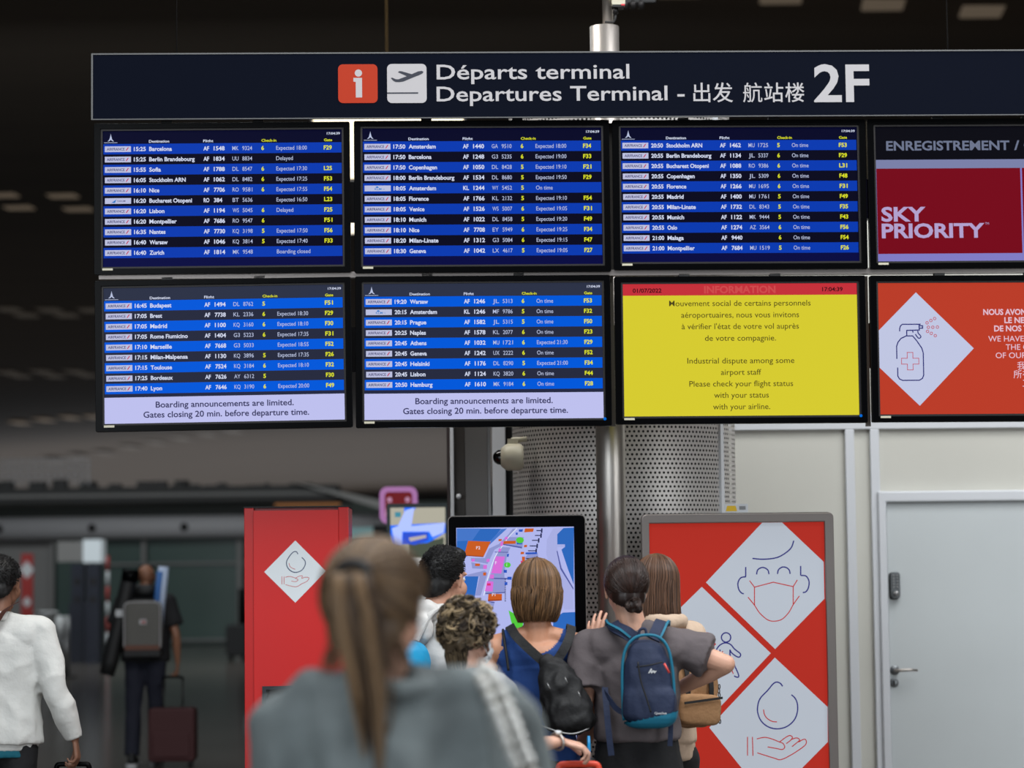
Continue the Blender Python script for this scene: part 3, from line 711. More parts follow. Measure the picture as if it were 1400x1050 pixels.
mp('red_mark', S('map_red', (214, 50, 110)), [[(575, 378), (612, 375), (612, 396), (575, 396)], [(346, 512), (372, 512), (372, 528), (346, 528)], [(588, 350), (604, 350), (604, 376), (588, 376)]], -.0023)
mp('blue_marks', S('map_royal', (40, 84, 190)), [[(465, 415), (488, 415), (488, 436), (465, 436)], [(492, 465), (522, 465), (522, 486), (492, 486)], [(472, 503), (492, 503), (492, 524), (472, 524)], [(490, 300), (504, 300), (500, 322), (488, 322)], [(560, 212), (600, 210), (596, 232), (560, 232)], [(574, 125), (604, 124), (600, 142), (574, 142)], [(552, 148), (566, 148), (566, 164), (552, 164)], [(622, 290), (705, 288), (705, 302), (622, 304)]], -.0021)
gb = MB()
for cx, cy, r in ((492, 380, 24), (582, 202, 28)): gb.poly([Zm(cx + r * math.cos(t), cy + r * .8 * math.sin(t)) for t in [i * PI / 8 for i in range(16)]], -.0025)
gb.poly([Zm(*q) for q in ((500, 706), (560, 740), (605, 772), (600, 900), (560, 960), (532, 840))], -.0025)
gb.build('green_marks', S('map_green', (84, 200, 62)), ks, kind='stuff')
a = MB()
for s_t, x, y in (('P2', 268, 268), ('P1', 382, 604), ('i', 486, 388), ('F', 404, 376)):
    p = Zm(x, y); text(a, s_t, p[0], p[1], .013, y=-.003)
b_ = smooth_line([Zm(*q) for q in ((560, 118), (505, 175), (455, 245), (400, 330), (350, 480), (322, 600))], 5); a.stroke([p for p in b_], .003, -.0012)
a.build('white_marks', S('map_white', (232, 236, 250)), ks, kind='stuff')

# ------------------------------------------------------------------ hygiene totem with backlit print
TP = Plane(at(1003, 760, 10.95), YAW); TP.O.z = 0
totem, tu = root_at('poster_totem', TP, 876, 1141, 'steel-framed totem with orange and white hygiene pictograms beside the grey door', 'sign')
T = lambda px, py: (TP.hit(px, py)[0] - tu, TP.hit(px, py)[1])
xa, zt = T(876, 705)[0], T(1000, 702)[1]; xb = T(1139, 760)[0]
xi0, zi = T(887.5, 760)[0], T(1000, 715)[1]; xi1 = T(1126.5, 760)[0]; zb0 = .42
MB().ring(rrect(xa, xb, .05, zt, .022), rrect(xi0, xi1, zb0, zi, .002), -.035, .03).build('frame', 'steelgrey', totem, bevel=.006)
MB().slab(rrect(xa + .008, xb + .003, .05, zt + .003, .02), .03, .10).build('back_housing', 'blackmat', totem)
MB().box(xa - .04, xb + .04, -.15, .22, 0, .05).build('foot_plate', 'steelgrey', totem, bevel=.005)
PO = lit('poster_orange', (190, 48, 36), .62, .28); PW = lit('poster_white', (206, 214, 226), .5, .3)
PI_ = lit('poster_indigo', (46, 46, 122), .6, .4); PR = lit('poster_red', (186, 44, 44), .6, .4)
ps = MB().box(xi0, xi1, -.012, .0, zb0, zi).build('poster', PO, totem)
Q = lambda x, y: T(860 + x / 2.8367, 680 + y / 2.8367)    # enlarged-crop coordinates
clipx = lambda p: (min(max(p[0], xi0 + .0005), xi1 - .0005), min(max(p[1], zb0), zi - .0005))
def diam(pts): return MB().poly([clipx(Q(*q)) for q in pts], -.0126)
diam([(515, 97), (592, 97), (753, 250), (756, 393), (565, 588), (297, 330)]).build('mask_diamond', PW, ps)
diam([(281, 347), (548, 604), (292, 876), (78, 690), (78, 540)]).build('distance_diamond', PW, ps)
diam([(564, 621), (768, 812), (769, 948), (540, 1180), (310, 892)]).build('handwash_diamond', PW, ps)
diam([(281, 1190), (500, 1400), (300, 1600), (78, 1400), (78, 1390)]).build('lower_diamond', PW, ps)
lw = .0055
def dr(lines, m, name, wdt=lw):
    b = MB()
    for L in lines:
        sm2 = L[0] == 's'; P = [Q(*q) for q in (L[1:] if sm2 else L)]
        if sm2: P = smooth_line(P, 6)
        b.stroke(P, wdt, -.0132)
    return b.build(name, m, ps)
dr([['s', (477, 237), (520, 240), (570, 234), (605, 216), (628, 194), (637, 168)], [(451, 270), (451, 308)], ['s', (452, 308), (432, 312), (421, 332), (424, 356), (434, 370), (444, 374)],
    [(664, 266), (664, 303)], ['s', (664, 303), (684, 305), (696, 324), (694, 350), (684, 366), (672, 369)],
    ['s', (493, 299), (497, 282), (508, 274), (517, 272), (528, 275), (538, 284), (541, 298)], ['s', (574, 297), (578, 281), (589, 272), (598, 270), (610, 273), (620, 283), (623, 297)]], PI_, 'face_outline')
dr([[(485, 348), (558, 329), (635, 346)], [(485, 348), (485, 418)], [(635, 346), (635, 416)], ['s', (460, 387), (485, 418), (505, 448), (535, 474), (562, 480), (592, 472), (618, 446), (635, 416), (659, 382)], [(485, 348), (466, 323)], [(635, 346), (651, 320)]], PR, 'mask_outline', lw * .75)
b = MB(); c = Q(375, 543); r = .0165
b.stroke(arc(c[0], c[1], .0205, 0, 345, 22), lw, -.0132, True)
for L in (['s', (332, 618), (338, 590), (352, 572), (372, 564), (392, 570), (408, 588), (430, 606), (428, 618), (416, 617), (396, 602), (390, 590)], ['s', (390, 590), (392, 622), (408, 652), (424, 690), (418, 697), (406, 692)], [(352, 590), (344, 640)]):
    b.stroke(smooth_line([Q(*q) for q in L[1:]], 5) if L[0] == 's' else [Q(*q) for q in L], lw, -.0132)
b.build('walker_outline', PI_, ps)
dr([[(362, 596), (356, 618)], ['s', (382, 650), (394, 664), (403, 684)], [(262, 568), (334, 569)], [(322, 557), (334, 569), (322, 581)]], PR, 'distance_arrow', lw * .75)
b = MB(); p = Q(249, 545); p2 = Q(312, 515); text(b, '1m', p[0], p[1], p2[1] - p[1], p2[0] - p[0], bold=.035, y=-.0132); b.build('distance_lettering', PR, ps)
dr([['s', (594, 732), (584, 720), (570, 716), (556, 724), (536, 748), (508, 778), (498, 806), (498, 836), (512, 868), (540, 890), (574, 897), (610, 888), (638, 864), (651, 832), (651, 800), (642, 778), (628, 765)]], PI_, 'droplet_outline')
dr([['s', (520, 822), (524, 842), (536, 858), (554, 868), (572, 870)], [(458, 928), (458, 1001)], [(477, 928), (479, 1001)],
    ['s', (494, 936), (524, 930), (552, 936), (582, 948)], ['s', (536, 967), (570, 973), (592, 977), (602, 968), (596, 954), (582, 948)], ['s', (582, 948), (606, 930), (622, 923), (632, 930), (624, 942), (608, 954)],
    ['s', (628, 938), (648, 932), (660, 940), (650, 950), (630, 966)], ['s', (656, 948), (674, 938), (684, 940), (685, 954), (672, 968), (630, 996), (588, 1016), (560, 1010), (496, 990)]], PR, 'hand_outline', lw * .75)
# caution ticket standing on the totem
kk = T(990, 700); bb = at(990, 700, 11.0)
tk = empty('caution_ticket', TP.world(TP.hit(992, 702)[0], zt + .005, .04), YAW, 'small white ticket with a yellow mark propped on the poster totem', 'label')
MB().slab(rect(0, .105, 0, .038), 0, .004).build('card', 'white', tk)
MB().slab([(.006, .006), (.056, .006), (.050, .03), (.012, .03)], -.001, 0).build('yellow_mark', mat('yellow_print', (220, 180, 30), .5), tk)
MB().slab(rect(.066, .094, .012, .028), -.001, 0).build('grey_mark', 'alu', tk)
# ------------------------------------------------------------------ red dispenser stand
RP = Plane(at(405, 800, 10.9), .02); RP.O.z = 0
disp, ru = root_at('red_dispenser_stand', RP, 333, 477, 'tall red hand gel stand with a white droplet diamond', 'dispenser')
D = lambda px, py: (RP.hit(px, py)[0] - ru, RP.hit(px, py)[1])
M['red'] = mat('red_laminate', (206, 26, 24), .38, spec=.4)
M['red2'] = mat('red_laminate_side', (196, 22, 20), .3, spec=.4)
M['topred'] = mat('dark_red_edge', (130, 18, 22), .35)
x0 = D(334, 760)[0]; x1 = D(477, 760)[0]; zt = D(400, 694)[1]; xi = D(347, 760)[0]; xj = D(463, 760)[0]
na, nb = D(359, 938); 
zn = nb; zbot = zn - .125
MB().ring(rect(xi, xj, .03, zt - .012), [(D(361, 0)[0] if 0 else na + .004, zbot + .03), (D(448, 938)[0], zbot + .03), (D(448, 938)[0], zn - .004), (na + .004, zn - .004)], -.012, .03).build('front_panel', 'red', disp)
for a_, b_2, nm in ((x0, xi, 'side_panel'), (xj, x1, 'side_panel')): MB().box(a_, b_2, -.004, .34, .03, zt).build(nm, 'red2', disp, bevel=.002)
MB().box(xi, xj, .02, .34, zt - .03, zt).build('top_panel', 'topred', disp)
MB().box(x0 - .002, x1 + .002, -.006, .342, zt, zt + .006).build('lid', 'blackmat', disp)
MB().box(xi, xj, .30, .34, .03, zt - .03).build('back_panel', 'red2', disp)
MB().box(x0 - .06, x1 + .06, -.08, .4, 0, .03).build('foot_plate', 'blackmat', disp, bevel=.004)
fr_o = [(na, zn), (D(452, 938)[0], zn), (D(452, 938)[0], zbot), (na + .05, zbot), (na, zbot + .05)]
fr_i = [(na + .018, zn - .015), (D(452, 938)[0] - .018, zn - .015), (D(452, 938)[0] - .018, zbot + .016), (na + .056, zbot + .016), (na + .018, zbot + .054)]
MB().ring(fr_o, fr_i, -.02, .09).build('recess_frame', mat('navy_black_frame', (26, 27, 36), .4), disp)
MB().box(na, D(452, 938)[0], .09, .10, zbot, zn).build('recess_back', mat('recess_grey', (92, 82, 76), .5), disp)
MB().lathe([(0, -.03), (.02, -.03), (.024, 0), (.012, .01), (.012, .04)], (0, .04, zn - .05), 'z', 16).build('dispenser_nozzle', 'blackmat', disp)
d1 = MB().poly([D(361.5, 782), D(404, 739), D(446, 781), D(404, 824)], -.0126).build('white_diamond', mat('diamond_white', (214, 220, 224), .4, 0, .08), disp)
V_ = lambda x, y: D(320 + x / 2.6933, 660 + y / 2.6933)
b = MB(); b.stroke(smooth_line([V_(*q) for q in ((236, 263), (230, 254), (218, 256), (204, 272), (194, 292), (198, 312), (212, 326), (230, 330), (250, 322), (262, 304), (262, 288), (250, 275))], 5), .004, -.0132)
b.build('droplet_outline', mat('slate_line', (70, 86, 116), .5), d1)
b = MB()
for L in (((203, 296), (208, 310), (226, 319)), ((177, 345), (177, 374)), ((185, 345), (185, 374)), ((190, 348), (206, 345), (224, 350), (236, 357), (228, 364), (212, 362)), ((226, 352), (240, 344), (252, 343), (250, 352), (262, 348), (276, 350), (270, 362), (250, 372), (228, 383), (190, 375))):
    b.stroke(smooth_line([V_(*q) for q in L], 5), .0025, -.0132)
b.build('hand_outline', mat('pale_red_line', (204, 96, 96), .5), d1)

# ------------------------------------------------------------------ far display totem and washroom sign
AP = Plane(at(570, 760, 15.5), .03); AP.O.z = 0
ft, fu = root_at('display_totem', AP, 527, 612, 'blurred display totem with a painted blue cross-shaped reflection behind the crowd', 'display')
A = lambda px, py: (AP.hit(px, py)[0] - fu, AP.hit(px, py)[1])
x0, zt = A(528.5, 689); x1 = A(612, 740)[0]; xs0 = A(534, 740)[0]; xs1 = A(609, 740)[0]; zs = A(570, 694)[1]
MB().ring(rrect(x0, x1, .0, zt, .015), rrect(xs0, xs1, .5, zs, .004), -.03, .03).build('bezel', mat('teal_black', (22, 34, 36), .4), ft)
MB().box(x0 + .01, x1 - .01, .03, .1, 0, zt - .01).build('back_housing', 'blackmat', ft)
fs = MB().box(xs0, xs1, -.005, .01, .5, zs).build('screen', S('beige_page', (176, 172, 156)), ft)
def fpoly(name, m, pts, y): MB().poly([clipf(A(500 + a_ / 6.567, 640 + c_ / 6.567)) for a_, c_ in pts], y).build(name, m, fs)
clipf = lambda p: (min(max(p[0], xs0), xs1), min(max(p[1], .5), zs))
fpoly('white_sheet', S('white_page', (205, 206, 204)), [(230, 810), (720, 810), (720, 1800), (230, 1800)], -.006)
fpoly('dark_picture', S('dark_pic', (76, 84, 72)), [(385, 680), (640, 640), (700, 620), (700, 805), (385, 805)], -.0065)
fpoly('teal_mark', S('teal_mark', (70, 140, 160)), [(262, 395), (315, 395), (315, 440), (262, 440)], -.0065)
fpoly('reflection_field', S('reflection_blue', (30, 110, 250), 1.1), [(190, 515), (720, 490), (720, 580), (560, 670), (330, 690), (240, 720), (190, 600)], -.007)  # blue cross: a reflection painted as glowing shapes on the screen
fpoly('reflection_bar', S('reflection_blue', (30, 110, 250), 1.1), [(345, 320), (450, 312), (420, 400), (345, 400)], -.007)
fpoly('reflection_stroke', S('reflection_pale', (170, 188, 255), 1.15), [(355, 380), (435, 350), (410, 520), (560, 505), (715, 490), (700, 580), (600, 620), (570, 570), (330, 570), (320, 700), (260, 700), (235, 540), (290, 520)], -.0078)
fpoly('reflection_inner', S('royal', (50, 84, 210)), [(335, 580), (560, 575), (565, 650), (440, 690), (335, 680)], -.0084)
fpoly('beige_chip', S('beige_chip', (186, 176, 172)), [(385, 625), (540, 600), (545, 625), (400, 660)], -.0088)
b = MB(); p = A(500 + 400 / 6.567, 640 + 935 / 6.567)
for i, s_t in enumerate(('INFORMATION', 'Point info')):
    text(b, s_t, p[0], p[1] - i * .045, .02, .2, y=-.007)
b.build('lettering', S('grey_ink', (120, 124, 124)), fs, kind='stuff')
WPn = Plane(at(545, 690, 19.5), .03); WPn.O.z = 0
q = WPn.hit(519, 666); q2 = WPn.hit(571, 716); zl = q2[1] - .35
ws = empty('washroom_sign', WPn.world((q[0] + q2[0]) / 2, 0, 0), .03, 'rounded red sign with pink rim and figures, partly hidden by the far totem', 'sign')
wx = (q2[0] - q[0]) / 2; zt_, zb_ = q[1] + WPn.O.z * 0, q2[1]
hz0 = WPn.hit(519, 666)[1] ; hz1 = WPn.hit(519, 716)[1]
MB().ring(rrect(-wx, wx, hz1, hz0, .06), rrect(-wx + .04, wx - .04, hz1 + .04, hz0 - .04, .03), -.03, .05).build('rim', lit('pink_rim', (176, 120, 176), .6, .5), ws)
MB().slab(rrect(-wx + .03, wx - .03, hz1 + .03, hz0 - .03, .03), -.01, .04).build('panel', lit('dark_red_panel', (112, 22, 28), .6, .5), ws)
b = MB()
for cx in (-.07, .07):
    zc = hz0 - .1; b.poly(arc(cx, zc, .02, 0, 360, 12)[:-1], -.012); b.poly([(cx - .02, zc - .03), (cx + .02, zc - .03), (cx + .04, zc - .13), (cx - .04, zc - .13)], -.012)
b.build('figure_marks', lit('pink_marks', (190, 140, 170), .6, .5), ws)
MB().cyl(0, .01, 0, hz1 + .01, .03, 16).build('post', 'darkmetal', ws)

# ------------------------------------------------------------------ warm light box behind the boards
LB = Plane(at(530, 200, 17), .02); LB.O.z = 0
q0 = LB.hit(428, 150); q1 = LB.hit(634, 243)
lb = empty('ceiling_light_box', LB.world((q0[0] + q1[0]) / 2, q1[1], 0), .02, 'warm glowing light box seen in the gaps between the upper displays', 'light')
hw = (q1[0] - q0[0]) / 2; hh = q0[1] - q1[1]
MB().box(-hw, hw, 0, .12, 0, hh).build('diffuser', mat('warm_glow', (255, 238, 200), .5, 0, 1.15, (255, 236, 196)), lb)
MB().ring(rect(-hw - .02, hw + .02, -.02, hh + .02), rect(-hw, hw, 0, hh), -.0, .13).build('frame', 'darkmetal', lb)
u_ = LB.hit(528, 20)[0] - (q0[0] + q1[0]) / 2
MB().tube([(u_, .06, hh), (u_, .06, hh + 8)], .006, 6).build('hanging_cable', mat('warm_cable', (120, 96, 60), .5), lb)
q0 = LB.hit(474, 303); q1 = LB.hit(486, 319)
lb2 = lb; px_ = q0[0] - (LB.hit(428, 150)[0] + LB.hit(634, 243)[0]) / 2; pz_ = q1[1] - LB.hit(634, 243)[1]
MB().slab(rrect(px_, px_ + q1[0] - q0[0], pz_, pz_ + q0[1] - q1[1], .01), 0, .05).build('lower_diffuser', mat('warm_glow_small', (230, 215, 190), .5, 0, .9, (236, 224, 205)), lb)
MB().box(px_, px_ + q1[0] - q0[0], .01, .04, pz_ + q0[1] - q1[1], 0).build('drop_bracket', 'greyrail', lb)

# ------------------------------------------------------------------ far hall on the left
Yf = 62.0
FP = Plane((0, Yf, 0), 0)
f_ = lambda px, py, d=0: FP.hit(px, py, d)
M['facade'] = mat('grey_facade', (124, 122, 120), .6, var=.06, vscale=.5)
M['greenglass'] = mat('green_frosted_glass', (62, 80, 74), .25, spec=.4, var=.15, vscale=.3)
M['tubegrey'] = mat('grey_tube_cladding', (168, 166, 168), .6)
M['roofdark'] = mat('dark_roof_edge', (34, 33, 32), .6)
M['greendark'] = mat('dark_green_fascia', (48, 54, 48), .5)
fac = empty('far_glass_facade', (0, Yf, 0), 0); tag(fac, 'long low glazed facade with a grey tube beam across the far hall', 'building')
xr = f_(640, 800)[0]; xl = f_(-60, 800)[0]
zbeam0 = f_(200, 737)[1]; zbeam1 = f_(200, 706)[1]
bc = (zbeam0 + zbeam1) / 2; br = (zbeam1 - zbeam0) / 2
MB().tube([(xl, -.3, bc), (xr, -.3, bc)], br, 20).build('tube_beam', 'tubegrey', fac)
for px in (5, 131, 256, 381): MB().lathe([(0, -.08), (.09, -.06), (.1, 0)], (f_(px, 725)[0], -.3 - br, bc), 'y', 14).build('beam_bolt', 'darkmetal', fac)
for i, (pa, pb) in enumerate(((-60, 70), (201, 323), (76, 195), (335, 460), (466, 640))):
    m = 'facade' if pb <= 70 else 'greenglass'
    MB().box(f_(pa, 800)[0], f_(pb, 800)[0], .1, .14, .02, zbeam0).build('pane' if m == 'greenglass' else 'wall_panel', m, fac)
for px, wd_ in ((72, 5), (197, 6), (199, 0), (328, 7), (463, 5)):
    if wd_:
        a_ = f_(px - wd_ / 2, 800)[0]; c_ = f_(px + wd_ / 2, 800)[0]
        MB().box(a_, c_, -.1, .08, 0, zbeam0).build('post', 'facade', fac)
for zy in (771, 876): MB().box(f_(140, 800)[0], f_(460, 800)[0], -.02, .09, f_(200, zy + 1.5)[1], f_(200, zy - 1.5)[1]).build('transom', 'facade', fac)
MB().box(xl, f_(480, 700)[0], -.2, .1, zbeam1 - .1, f_(200, 690)[1]).build('fascia', 'greendark', fac)
MB().box(xl, f_(466, 700)[0], -1.2, .2, f_(200, 689)[1], f_(200, 668)[1]).build('roof_slab', 'roofdark', fac)
MB().box(xl, f_(452, 700)[0], -1.24, -1.2, f_(200, 681)[1], f_(200, 677)[1]).build('roof_trim', 'facade', fac)
p0 = f_(408, 662); p1 = f_(560, 694)
MB().slab([(p0[0], p0[1]), (p1[0], p1[1]), (p1[0], p1[1] - .28), (p0[0] + 1.1, p0[1] - .35)], -1.5, -1.25).build('sloping_parapet', mat('pale_parapet', (150, 148, 144), .5), fac)
MB().box(f_(378, 690)[0], f_(466, 690)[0], -.4, -.3, f_(420, 693)[1], f_(420, 689)[1]).build('strip_light', mat('amber_strip', (190, 130, 80), .5, 0, .35), fac)
random.seed(3)
for i in range(30):                         # plant and railings on its roof
    px = random.uniform(-20, 430); h_ = random.uniform(2, 11) * (1 if px < 300 else .6)
    a_ = f_(px, 668); w2 = random.uniform(4, 24)
    MB().box(a_[0], f_(px + w2, 668)[0], -.9 + i * .02, -.5 + i * .02, a_[1] - .02, f_(px, 668 - h_)[1]).build('roof_unit', 'roofdark' if i % 3 else 'darkmetal', fac)
rl = empty('roof_cage', (0, Yf - .6, f_(100, 664)[1]), 0, 'grey wire cage standing on the far facade roof', 'cage')
zc = f_(100, 664)[1]
mb = MB()
for px in range(8, 128, 9): x = f_(px, 650)[0]; MB().box(x, x + .05, 0, .05, 0, f_(px, 629)[1] - zc).build('bar', 'tubegrey', rl)
for py in (630, 641, 652): MB().box(f_(8, 650)[0], f_(125, 650)[0], 0, .05, f_(60, py)[1] - zc, f_(60, py - 1.5)[1] - zc).build('bar', 'tubegrey', rl)
M['interior'] = mat('interior_wall', (84, 92, 86), .7)
MB().box(xl, xr, 6, 6.2, 0, 3.7).build('wall_interior', 'interior', loc=(0, Yf, 0), kind='structure')
# far things left
def far(name, label, cat, px, Y, group=None):
    p = at(px, 800, Y); return empty(name, (p.x, Y, 0), 0, label, cat, group), Plane((p.x, Y, 0), 0)
M['farred'] = mat('dull_red', (150, 34, 30), .5); M['farwhite'] = mat('dull_white', (190, 192, 194), .5); M['farnavy'] = mat('dark_navy', (22, 26, 40), .4)
o, P = far('banner_stand', 'narrow red banner with two white diamonds on the left far wall', 'banner', 37, 54)
h = P.hit
MB().box(h(29, 800)[0], h(45, 800)[0], 0, .05, .0, h(37, 757)[1]).build('panel', 'farred', o)
for py, r in ((779, 9.5), (823, 6)): MB().poly([h(37 - r, py), h(37, py - r * 1.3), h(37 + r, py), h(37, py + r * 1.3)], -.01).build('white_diamond', 'farwhite', o)
o, P = far('wall_cabinet', 'grey overhead cabinet with a lit white notice, left background', 'cabinet', 107, 52); h = P.hit
MB().box(h(78, 800)[0], h(116, 800)[0], 0, .5, h(100, 768)[1], h(100, 740)[1]).build('body', 'facade', o)
MB().box(h(114, 800)[0], h(139, 800)[0], -.05, .5, h(100, 769)[1], h(100, 738)[1]).build('notice', mat('lit_notice', (200, 208, 212), .5, 0, .25), o)
MB().box(h(115, 800)[0], h(118, 800)[0], 0, .1, 0, h(100, 768)[1]).build('post', 'tubegrey', o)
for i, (pa, pb) in enumerate(((97, 114), (119, 136))):
    o, P = far('check_in_kiosk', 'dark navy check-in kiosk, %s of the two side by side at left' % ('leftmost' if i == 0 else 'right-hand one'), 'kiosk', (pa + pb) / 2, 50 - i, 'far check-in kiosks'); h = P.hit
    MB().box(h(pa, 800)[0], h(pb, 800)[0], 0, .4, h(100, 824)[1], h(100, 771)[1]).build('screen_housing', 'farnavy', o)
    MB().box(h(pa - 2, 800)[0], h(pb + 1, 800)[0], -.1, .5, 0, h(100, 824)[1]).build('base', 'farnavy', o)
    for py in (795, 820): MB().poly(arc(*h((pa + pb) / 2, py), .07, 0, 360, 12)[:-1], -.01).build('button_light', 'darkmetal', o)
o, P = far('striped_pole', 'thin red and white striped pole beside the far kiosks', 'pole', 147, 49); h = P.hit
n = 7; zt_ = h(147, 760)[1]
for i in range(n): MB().cyl(0, 0, zt_ * i / n, zt_ * (i + 1) / n, .03, 12).build('band', 'farred' if i % 2 == 0 else 'farwhite', o)
for i, px in enumerate((82, 90)):
    o, P = far('barrier_post', ['thin silver barrier post left of the far kiosks', 'thicker silver barrier post nearer the far kiosks'][i], 'post', px, 44 - i * 2); h = P.hit
    MB().cyl(0, 0, .02, h(px, 842)[1], .04 + .03 * i, 12).build('shaft', 'alu', o); MB().cyl(0, 0, 0, .03, .18, 20).build('base', 'darkmetal', o)
o, P = far('counter_rail', 'low grey rail running towards the far kiosks at left', 'rail', 60, 46); h = P.hit
MB().tube([(h(46, 840)[0], 0, h(46, 838)[1]), (h(80, 840)[0], 0, h(80, 838)[1])], .04, 8).build('bar', 'alu', o)
for px in (48, 62, 78): MB().tube([(h(px, 840)[0], 0, h(px, 838)[1]), (h(px, 840)[0], 0, 0)], .025, 8).build('post', 'alu', o)
# dark figure's luggage beside the red stand
o, P = far('black_suitcase', 'large black suitcase half hidden by the red stand', 'suitcase', 322, 50); h = P.hit
a_ = h(310, 860)[0]; c_ = h(338, 860)[0]; t_ = h(320, 853)[1]
MB().slab(rrect(a_, c_, .08, t_, .1), -.2, .2).build('shell', 'blackmat', o, bevel=.03)
MB().tube([(h(329, 0 + 860)[0], 0, t_), (h(329, 860)[0], 0, t_ + .7), (h(338, 860)[0], 0, t_ + .7), (h(338, 860)[0], 0, t_)], .05, 8).build('pull_handle', 'blackmat', o)
for x in (a_ + .08, c_ - .08):
    for y in (-.12, .12): MB().lathe([(0, -.03), (.05, -.03), (.05, .03), (0, .03)], (x, y, .05), 'x', 12).build('wheel', 'blackmat', o)
# white ticket desk seen right of the far hall
o, P = far('service_desk', 'pale service desk with teal top lights at the far side of the hall', 'desk', 500, 40); h = P.hit
MB().box(h(474, 800)[0], h(560, 800)[0], 0, 1.0, 0, h(500, 741)[1]).build('wall_panel', mat('desk_grey', (128, 132, 130), .5), o)
MB().box(h(478, 740)[0], h(510, 740)[0], -.05, 0, h(500, 738)[1], h(500, 721)[1]).build('lit_panel', mat('teal_lit', (130, 170, 172), .5, 0, .3), o)
MB().box(h(511, 740)[0], h(532, 740)[0], -.1, .3, h(500, 741)[1], h(500, 718)[1]).build('monitor', 'blackmat', o)
# ------------------------------------------------------------------ people: one remeshed skin per body, garments and hair as parts
def fr_(d, side=None):
    d = d.normalized()
    if side is None: side = d.orthogonal()
    a = side - d * side.dot(d)
    if a.length < 1e-5: a = d.orthogonal()
    a.normalize(); return a, d.cross(a)
def prim_mesh(V, Fc, pr, n=14):
    b = len(V)
    if pr[0] in 'CT':                        # capsule (C) or flat-ended tube (T); radii scalar or (along side, across)
        p1, r1, p2, r2 = Vector(pr[1]), pr[2], Vector(pr[3]), pr[4]; side = Vector(pr[5]) if len(pr) > 5 else Vector((1, 0, 0))
        d = p2 - p1
        if d.length < 1e-6: d = Vector((0, 0, 1e-4))
        a, c = fr_(d, side); dn = d.normalized()
        ra = r1 if isinstance(r1, tuple) else (r1, r1); rb = r2 if isinstance(r2, tuple) else (r2, r2)
        rings = []
        if pr[0] == 'C':
            for t in (80, 55, 30): t = math.radians(t); rings.append((p1 - dn * min(ra) * math.sin(t), ra[0] * math.cos(t), ra[1] * math.cos(t)))
        rings += [(p1, *ra), ((p1 + p2) / 2, (ra[0] + rb[0]) / 2, (ra[1] + rb[1]) / 2), (p2, *rb)]
        if pr[0] == 'C':
            for t in (30, 55, 80): t = math.radians(t); rings.append((p2 + dn * min(rb) * math.sin(t), rb[0] * math.cos(t), rb[1] * math.cos(t)))
        for p, x, y in rings:
            for j in range(n): V.append(p + a * (x * math.cos(2 * PI * j / n)) + c * (y * math.sin(2 * PI * j / n)))
        for i in range(len(rings) - 1):
            for j in range(n): Fc.append((b + i * n + j, b + i * n + (j + 1) % n, b + (i + 1) * n + (j + 1) % n, b + (i + 1) * n + j))
        Fc.append(tuple(b + j for j in range(n))[::-1]); Fc.append(tuple(b + (len(rings) - 1) * n + j for j in range(n)))
    else:                                    # ellipsoid (E) / squarish ellipsoid (S, exponent)
        c = Vector(pr[1]); r = pr[2]; rot = pr[3] if len(pr) > 3 and pr[3] is not None else Matrix.Identity(3); ex = pr[4] if len(pr) > 4 else 1
        m = 10; f = lambda x: math.copysign(abs(x) ** ex, x)
        for i in range(1, m):
            t = PI * i / m
            for j in range(n):
                q = 2 * PI * j / n
                V.append(c + rot @ Vector((r[0] * f(math.sin(t)) * f(math.cos(q)), r[1] * f(math.sin(t)) * f(math.sin(q)), r[2] * f(math.cos(t)))))
        V.append(c + rot @ Vector((0, 0, r[2]))); V.append(c + rot @ Vector((0, 0, -r[2]))); tp, bt = len(V) - 2, len(V) - 1
        for i in range(m - 2):
            for j in range(n): Fc.append((b + i * n + j, b + (i + 1) * n + j, b + (i + 1) * n + (j + 1) % n, b + i * n + (j + 1) % n))
        for j in range(n):
            Fc.append((tp, b + j, b + (j + 1) % n)); Fc.append((bt, b + (m - 2) * n + (j + 1) % n, b + (m - 2) * n + j))
def E3(rx=0, ry=0, rz=0):
    return (Matrix.Rotation(math.radians(rz), 3, 'Z') @ Matrix.Rotation(math.radians(rx), 3, 'X') @ Matrix.Rotation(math.radians(ry), 3, 'Y'))
